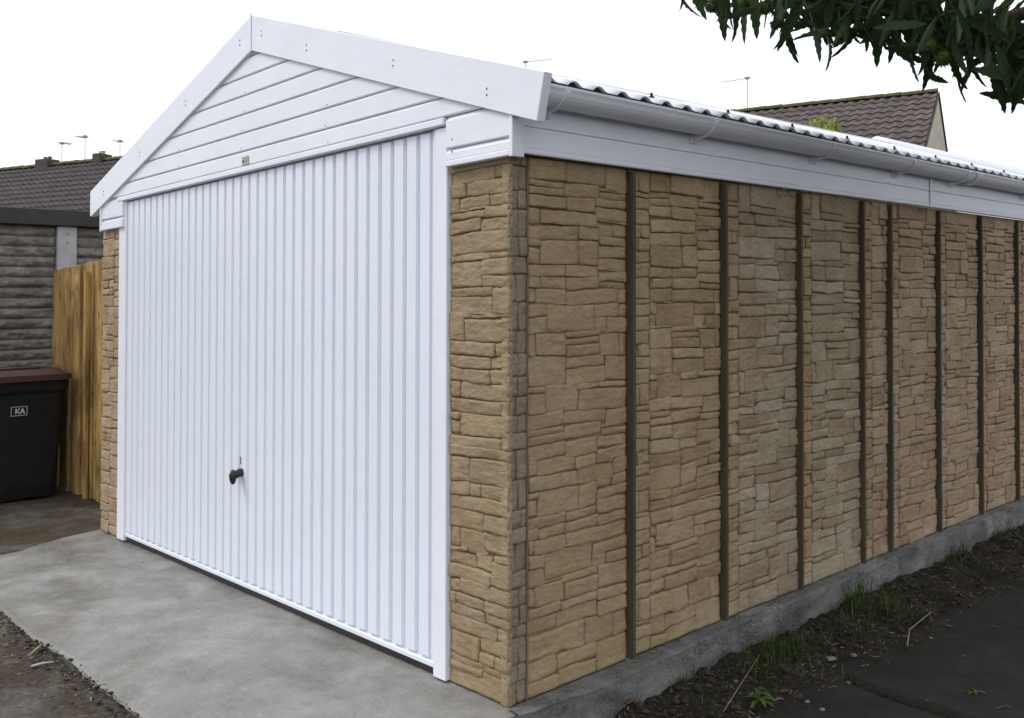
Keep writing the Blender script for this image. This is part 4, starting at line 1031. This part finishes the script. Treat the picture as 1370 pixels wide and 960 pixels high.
tipy = [(918, 12), (930, 27), (945, 25), (962, 40), (970, 53), (978, 38), (992, 46), (997, 57), (1012, 50), (1030, 50), (1041, 66), (1050, 62), (1060, 80), (1067, 72), (1076, 40), (1092, 50), (1096, 82), (1106, 60), (1119, 86), (1128, 76), (1140, 62), (1160, 66), (1173, 88), (1180, 70), (1189, 83), (1197, 55), (1212, 42), (1219, 72), (1225, 108), (1238, 117), (1246, 112), (1256, 92), (1268, 85), (1281, 136), (1288, 120), (1297, 90), (1304, 118), (1309, 90), (1316, 70), (1322, 104), (1330, 128), (1344, 150), (1353, 150), (1370, 154), (1400, 150), (1450, 160)]
def tip_at(px):
    for (a, b), (c, d) in zip(tipy, tipy[1:]):
        if a <= px <= c: return b+(d-b)*(px-a)/(c-a)
    return 10
rng = random.Random(15)
leaves = []
def put_leaf(tx, ty, depth, vi, ang, scl=1.0):
    """leaf whose tip hangs at pixel (tx,ty); ang tilts it sideways"""
    L = VL[vi]*scl; tip = at_depth(tx, ty, depth)
    d = (-up*math.cos(ang)+rt*math.sin(ang)+fw*rng.uniform(-0.35, 0.35)+Vector((0, 0, -0.1))).normalized()
    nrm = (fw*rng.uniform(-1, 1)+rt*rng.uniform(-1, 1)+up*0.15); xx = d.cross(nrm).normalized(); zz = xx.cross(d)
    base = tip-d*L*0.97+zz*0.5*0.12*L
    M_ = Matrix((xx, d, zz)).transposed().to_4x4(); M_.translation = base
    return M_ @ Matrix.Scale(scl, 4)
lc = WL[limb.name]
def add_leaf_obj(mat4, vi):
    o = bpy.data.objects.new('leaf', variants[vi]); COL.objects.link(o); o.parent = limb
    m = mat4.copy(); m.translation = m.translation-lc; o.matrix_local = m
folm = MB()
def add_leaf_stuff(mat4, vi):
    me = variants[vi]; i0 = len(folm.v)
    folm.v += [mat4 @ v.co for v in me.vertices]; folm.f += [tuple(i0+q for q in p.vertices) for p in me.polygons]
# fringe: every tip seen in the photograph
for (tx, ty) in tipy:
    if tx < 1460:
        vi = rng.randrange(4); add_leaf_obj(put_leaf(tx, ty, rng.uniform(3.3, 3.8), vi, rng.uniform(-0.45, 0.45), rng.uniform(0.85, 1.05)), vi); leaves.append(1)
# body of the spray behind and above the fringe
while len(leaves) < 298:
    px = 925+(1420-925)*rng.random()**0.85; yb = tip_at(px)
    if px < 1080: yb -= 8
    ty = yb-rng.random()**1.2*95-6
    if ty < -40 or (px < 985 and ty < 5 and rng.random() < 0.5): continue
    vi = rng.randrange(4); ang = rng.gauss(0, 0.7)
    add_leaf_obj(put_leaf(px, ty, rng.uniform(3.3, 4.0), vi, ang, rng.uniform(0.75, 1.0)), vi); leaves.append(1)
for k in range(520):
    px = 1060+(1440-1060)*rng.random(); yb = tip_at(px)-26
    ty = yb-rng.random()*75
    if ty < -60: continue
    # leave ragged holes where sky shows
    if N3(px*0.02, ty*0.02, 3, 1) > 0.28: continue
    vi = rng.randrange(4); add_leaf_stuff(put_leaf(px, ty, rng.uniform(3.5, 4.3), vi, rng.gauss(0, 1.0), rng.uniform(0.7, 1.0)), vi)
# the crown above and to the right, out of the picture
n = 0; tries = 0
while n < 5200 and tries < 60000:
    tries += 1
    a = rng.uniform(0, 6.28); cz = rng.uniform(-0.55, 1); r = rng.uniform(0.25, 1)**0.6; q = math.sqrt(1-cz*cz)
    c = Vector((2.75+2.4*r*q*math.cos(a), 2.6+2.8*r*q*math.sin(a), 3.9+2.3*r*cz))
    pp = to_px(c)
    if pp and -200 < pp[0] < 1375 and -75 < pp[1] < 1000: continue
    if pp and pp[0] >= 1375 and pp[0] < 1500 and pp[1] > 80: continue
    if N3(c.x, c.y, c.z, 1.3) < -0.15: continue
    vi = rng.randrange(4)
    d = Vector((rng.uniform(-1, 1), rng.uniform(-1, 1), rng.uniform(-1.2, 0.1))).normalized(); xx = d.cross(Vector((rng.uniform(-.6, .6), rng.uniform(-.6, .6), 1))).normalized(); zz = xx.cross(d)
    M_ = Matrix((xx, d, zz)).transposed().to_4x4() @ Matrix.Scale(rng.uniform(1.0, 1.5), 4); M_.translation = c
    add_leaf_stuff(M_, vi); n += 1
tag(folm.build('foliage', M_LEAF, tree, shear=False, smooth=True), kind='stuff')
# twigs and spiny burrs
rng = random.Random(31)
for (px, py, d) in ((960, 8, 3.45), (1020, 15, 3.5), (1068, 20, 3.5), (1105, 25, 3.5), (1170, 40, 3.55), (1235, 60, 3.6), (1275, 70, 3.6), (1310, 50, 3.65), (1345, 80, 3.7)):
    e = at_depth(px, py, d); s = min(limb_pts[2:], key=lambda p: (p-e).length)+Vector((0, 0, 0.0))
    t = MB(); t.tube([s, (s+e)/2+Vector((0, 0, 0.02)), e], [0.007, 0.005, 0.003], 6); t.build('twig', M_BARK, limb, shear=False)
for (px, py, d, r) in ((951, 9, 3.42, 0.022), (1022, 11, 3.42, 0.026), (996, 4, 3.45, 0.028), (1038, 32, 3.45, 0.020), (1102, 43, 3.40, 0.016), (1243, 62, 3.42, 0.03), (1262, 78, 3.42, 0.03), (1340, 48, 3.5, 0.035)):
    c = at_depth(px, py, d); b = MB()
    for k in range(240):
        v = Vector((rng.gauss(0, 1), rng.gauss(0, 1), rng.gauss(0, 1))).normalized(); s = v.orthogonal().normalized()*0.0016; s2 = v.cross(s).normalized()*0.0016
        p0 = c+v*r*0.78; i = len(b.v); b.v += [p0+s, p0-s*0.5+s2, p0-s*0.5-s2, c+v*r*rng.uniform(1.05, 1.3)+Vector((rng.gauss(0, .1), rng.gauss(0, .1), rng.gauss(0, .1)))*r]; b.f += [(i, i+1, i+3), (i+1, i+2, i+3), (i+2, i, i+3)]
    bm = bmesh.new(); bmesh.ops.create_icosphere(bm, subdivisions=2, radius=r*0.86)
    for v in bm.verts: v.co += c
    b.from_bm(bm); bm.free(); b.build('burr', M_BURR, limb, shear=False)

# ================================================================== GROUND DETAIL
rng = random.Random(8)
def gz(x, y): return ground_h(x, y)
# clods of earth
cl = MB()
def lump(mb, x, y, z, r, seed):
    bm = bmesh.new(); bmesh.ops.create_icosphere(bm, subdivisions=1, radius=r)
    for v in bm.verts:
        k = 1+0.5*N3(v.co.x/r+seed, v.co.y/r, v.co.z/r, 1.1); v.co = Vector((x+v.co.x*k*1.1, y+v.co.y*k, z+v.co.z*k*0.7))
    mb.from_bm(bm); bm.free()
for k in range(1500):
    y = -0.1+5.2*rng.random()**1.1; x = 0.10+rng.betavariate(1.5, 1.9)*0.42; r = 0.004+0.016*rng.random()**3
    lump(cl, x, y, gz(x, y)+r*0.2, r, k*1.7)
for k in range(1300):
    x = rng.uniform(-3.2, 0.0); y = slab_front(x)-abs(rng.gauss(0, 0.06))+0.012*rng.random(); r = 0.002+0.008*rng.random()**3
    lump(cl, x, y, max(gz(x, y), -0.012 if y > slab_front(x) else -1)+r*0.2, r, k*1.3)
M_CLOD = basic('dark_earth', (0.012, 0.010, 0.007), (0.030, 0.024, 0.016), 30, 0.95, 0.6, 80, 0.01, None, (0.070, 0.056, 0.040))
tag(cl.build('soil_clods', M_CLOD, smooth=True), 'dark crumbly soil clods scattered along the foot of the slab', 'soil', kind='stuff')
# grass
gr = MB()
def blade(mb, x, y, h, lean, a, wd):
    z = gz(x, y)-0.005; d = Vector((math.cos(a), math.sin(a), 0)); s = Vector((-math.sin(a), math.cos(a), 0))*wd; p = Vector((x, y, z)); i = len(mb.v)
    mb.v += [p-s, p+s, p+d*lean*0.3*h+Vector((0, 0, h*0.55))-s*0.8, p+d*lean*0.3*h+Vector((0, 0, h*0.55))+s*0.8, p+d*lean*h+Vector((0, 0, h*(1-0.35*lean)))]
    mb.f += [(i, i+1, i+3, i+2), (i+2, i+3, i+4)]
tufts = []
for (px, py, n, sp, hh) in ((1040, 880, 130, 0.09, 0.11), (1010, 905, 70, 0.08, 0.09), (1080, 870, 60, 0.08, 0.08), (1150, 815, 150, 0.09, 0.11), (1180, 825, 110, 0.09, 0.11), (1215, 830, 50, 0.06, 0.09), (1130, 850, 50, 0.09, 0.07), (1270, 745, 60, 0.10, 0.10), (1100, 900, 40, 0.1, 0.06), (870, 900, 10, 0.02, 0.08), (1340, 690, 30, .06, .08), (1330, 935, 40, .08, .05), (950, 940, 30, .08, .05), (1260, 905, 25, .05, .04)):
    x0, y0 = on_ground(px, py, -0.12); tufts.append((x0, y0))
    for k in range(n):
        x = x0+rng.gauss(0, sp*0.55); y = y0+rng.gauss(0, sp)
        if x < slab_right(y)+0.02: x = slab_right(y)+0.02+0.05*rng.random()
        blade(gr, x, y, hh*rng.uniform(0.4, 1.15), rng.uniform(0.1, 0.9), rng.uniform(0, 6.28), rng.uniform(0.0012, 0.0026))
for k in range(3600):
    y = 0.1+4.6*rng.random(); x = slab_right(y)+0.02+rng.random()**1.5*0.36
    if N3(x, y, 6, 3.0) < 0.0: continue
    blade(gr, x, y, rng.uniform(0.015, 0.05), rng.uniform(0.3, 1.2), rng.uniform(0, 6.28), rng.uniform(0.0010, 0.0022))
for k in range(160):
    x = rng.uniform(0.5, 1.3); y = crack_y(x)+rng.gauss(0, 0.012); blade(gr, x, y, rng.uniform(0.008, 0.03), rng.uniform(0.3, 1.0), rng.uniform(0, 6.28), 0.0014)
tag(gr.build('grass', M_GRASS), 'thin green grass growing in the soil beside the concrete edge', 'grass', kind='stuff')
# litter: straw-like bits in the soil
lt = MB()
for k in range(2300):
    if k < 1800: y = 0.05+4.6*rng.random(); x = 0.12+rng.random()*0.42
    else: x = rng.uniform(-2.6, -0.3); y = slab_front(x)-0.01-abs(rng.gauss(0, 0.12))
    a = rng.uniform(0, 6.28); L = 0.005+0.026*rng.random()**2; d = Vector((math.cos(a), math.sin(a), rng.uniform(-.2, .3)))*L; p = Vector((x, y, gz(x, y)+0.006)); s = Vector((-math.sin(a), math.cos(a), 0.3))*rng.uniform(0.0008, 0.003)
    lt.prism([p-s, p+d-s*0.6, p+d+s*0.6, p+s], (0, 0, 0.0012))
M_LITTER = leafmat('mixed_litter', (0.035, 0.025, 0.015), (0.24, 0.19, 0.125), 0, 20, 0.85)
tag(lt.build('plant_litter', M_LITTER), 'small straw coloured bits of plant litter on the soil', 'litter', kind='stuff')

ORD = ['first', 'second', 'third', 'fourth', 'fifth', 'sixth', 'seventh', 'eighth', 'ninth', 'tenth']
def strip_labels(objs, what):
    by = {}
    for o in objs:
        k = min(range(len(posts)), key=lambda i: abs(posts[i]-o.location.y)); by.setdefault(k, []).append(o)
    for k, L in by.items():
        L.sort(key=lambda o: o.location.x); base = '%s by the %s cover strip from the corner' % (what, ORD[k])
        for i, o in enumerate(L):
            o['label'] = base if len(L) == 1 else base+', %s from concrete' % ORD[i]
def fallen_leaf(px, py, L, wd, mat, label, h=-0.115, ang=None, curl=0.25, surf=None):
    x, y = on_ground(px, py, h); z = (gz(x, y) if surf is None else surf)+0.006; a = rng.uniform(0, 6.28) if ang is None else ang
    m = MB(); n = 6; d = Vector((math.cos(a), math.sin(a), 0)); s = Vector((-math.sin(a), math.cos(a), 0))
    for k in range(n+1):
        t = k/n; w_ = wd*math.sin(math.pi*clampv(t, 0.03, 0.99))**0.8*(1.1 if k % 2 else 0.9); zz = z+curl*L*(t-0.5)**2+0.002
        p = Vector((x, y, zz))+d*L*(t-0.5); m.v += [p-s*w_+Vector((0, 0, w_*0.45)), p, p+s*w_+Vector((0, 0, w_*0.35))]
    for k in range(n):
        i = k*3; m.f += [(i, i+1, i+4, i+3), (i+1, i+2, i+5, i+4)]
    o = m.build('fallen_leaf', mat, smooth=True); sm = o.modifiers.new('thickness', 'SOLIDIFY'); sm.thickness = 0.0008
    return tag(o, label, 'leaf', 'fallen leaves beside the garage')
GRP = 'curled brown dead leaf lying on the dark soil'
fallen_leaf(1113, 881, 0.055, 0.018, M_PALELEAF, 'large pale grey dead leaf lying beside the grass tufts', -0.11)
fallen_leaf(872, 875, 0.035, 0.008, M_LIME, 'small yellow leaf lying on the concrete ledge below a cover strip', 0.0, surf=0.0)
fallen_leaf(908, 860, 0.028, 0.008, M_DEADLEAF, 'small reddish brown leaf lying on the concrete ledge', 0.0, surf=0.0)
brown = []; scraps = []; pebl = []
for (px, py) in ((842, 950), (862, 956), (898, 928), (995, 878), (1050, 935), (1075, 930), (1345, 708), (1195, 792), (1300, 770), (1270, 838), (1225, 800), (1105, 845)):
    brown.append(fallen_leaf(px, py, rng.uniform(0.03, 0.055), rng.uniform(0.007, 0.014), M_DEADLEAF, GRP))
for (px, py) in ((1290, 880), (1165, 880), (1330, 840), (1240, 940)):
    scraps.append(fallen_leaf(px, py, 0.02, 0.006, M_DEADLEAF, 'tiny dry leaf scrap lying on the dark asphalt path', -0.115, surf=-0.116))
strip_labels(brown, 'brown dead leaf on soil'); strip_labels(scraps, 'leaf scrap on asphalt')
def stick(pts, r, mat, label, h=-0.11, lift=0.012):
    P3 = []
    for (px, py, e) in pts:
        x, y = on_ground(px, py, h); P3.append((x, y, gz(x, y)+lift+e))
    m = MB(); m.tube(P3, [r, r*0.9, r*0.6][:len(P3)], 6); o = m.build('twig', mat, smooth=True); return tag(o, label, 'twig', 'dry twigs on the ground')
stick([(968, 960, 0.0), (990, 930, 0.02), (1016, 897, 0.035)], 0.0017, M_STRAW, 'long pale straw stem leaning over the soil near a leafy weed', -0.12)
stick([(1214, 866, 0.0), (1217, 850, 0.012), (1246, 832, 0.02)], 0.0026, M_STRAW, 'pale bent twig lying at the edge of the asphalt', -0.115)
stick([(1098, 845, 0.01), (1106, 858, 0.005), (1110, 862, 0.0)], 0.0022, M_STRAW, 'short pale twig lying in the grass')
stick([(42, 900, 0.004), (58, 899, 0.006), (72, 897, 0.005)], 0.0045, M_POST, 'short white stick lying on the dirty paving by the slab', -0.035, 0.006)
stick([(38, 888, 0.004), (50, 882, 0.010), (57, 874, 0.012)], 0.005, M_STRAW, 'yellowish curled stem lying on the dirty paving', -0.035, 0.006)
rng = random.Random(12)
pebs = [(1128, 860), (1135, 908), (1100, 950), (1245, 852), (1158, 872), (985, 915), (1080, 945), (1142, 880)]
for (px, py) in pebs:
    x, y = on_ground(px, py, -0.115); m = MB(); r = rng.uniform(0.008, 0.014); lump(m, x, y, gz(x, y)+r*0.3, r, px)
    pebl.append(tag(m.build('pebble', M_STONE, smooth=True), 'small rounded grey pebble lying on the dark soil', 'pebble', 'pebbles on the soil'))
strip_labels(pebl, 'grey pebble on soil')
# leafy weeds
def weed(px, py, n, L, label, h=-0.12):
    x, y = on_ground(px, py, h); x = max(x, slab_right(y)+0.03); z = gz(x, y)
    root = empty('leafy_weed', (x, y, z+S(x, y)), label, 'weed', 'weeds beside the garage')
    s = MB(); s.tube([(x, y, z-0.01), (x+0.004, y, z+L*0.5), (x, y+0.003, z+L*0.8)], [0.002, 0.0017, 0.001], 5); s.build('stem', M_WEED, root)
    for k in range(n):
        a = k*2.4; zz = z+L*(0.15+0.6*k/n); d = Vector((math.cos(a), math.sin(a), rng.uniform(0.15, 0.7))); sd_ = Vector((-math.sin(a), math.cos(a), 0)); l = L*rng.uniform(0.55, 0.9)*(1-0.3*k/n)
        m = MB(); o = Vector((x, y, zz)); q = 5
        for t in range(q+1):
            u = t/q; w_ = l*0.16*math.sin(math.pi*clampv(u, 0.04, 0.98)); p = o+d*l*u-Vector((0, 0, l*0.45*u*u)); m.v += [p-sd_*w_+Vector((0, 0, w_*.4)), p, p+sd_*w_+Vector((0, 0, w_*.4))]
        for t in range(q):
            i = t*3; m.f += [(i, i+1, i+4, i+3), (i+1, i+2, i+5, i+4)]
        m.build('leaf', M_WEED, root, smooth=True)
weed(1015, 950, 12, 0.085, 'bright green leafy weed growing beside a long pale straw')
weed(1352, 690, 9, 0.10, 'green weed growing against the far slab edge')
weed(1305, 925, 11, 0.06, 'low dark green weed growing in the crack of the asphalt', -0.115)
weed(1340, 945, 9, 0.05, 'small weed on the asphalt beyond the crack weed', -0.115)
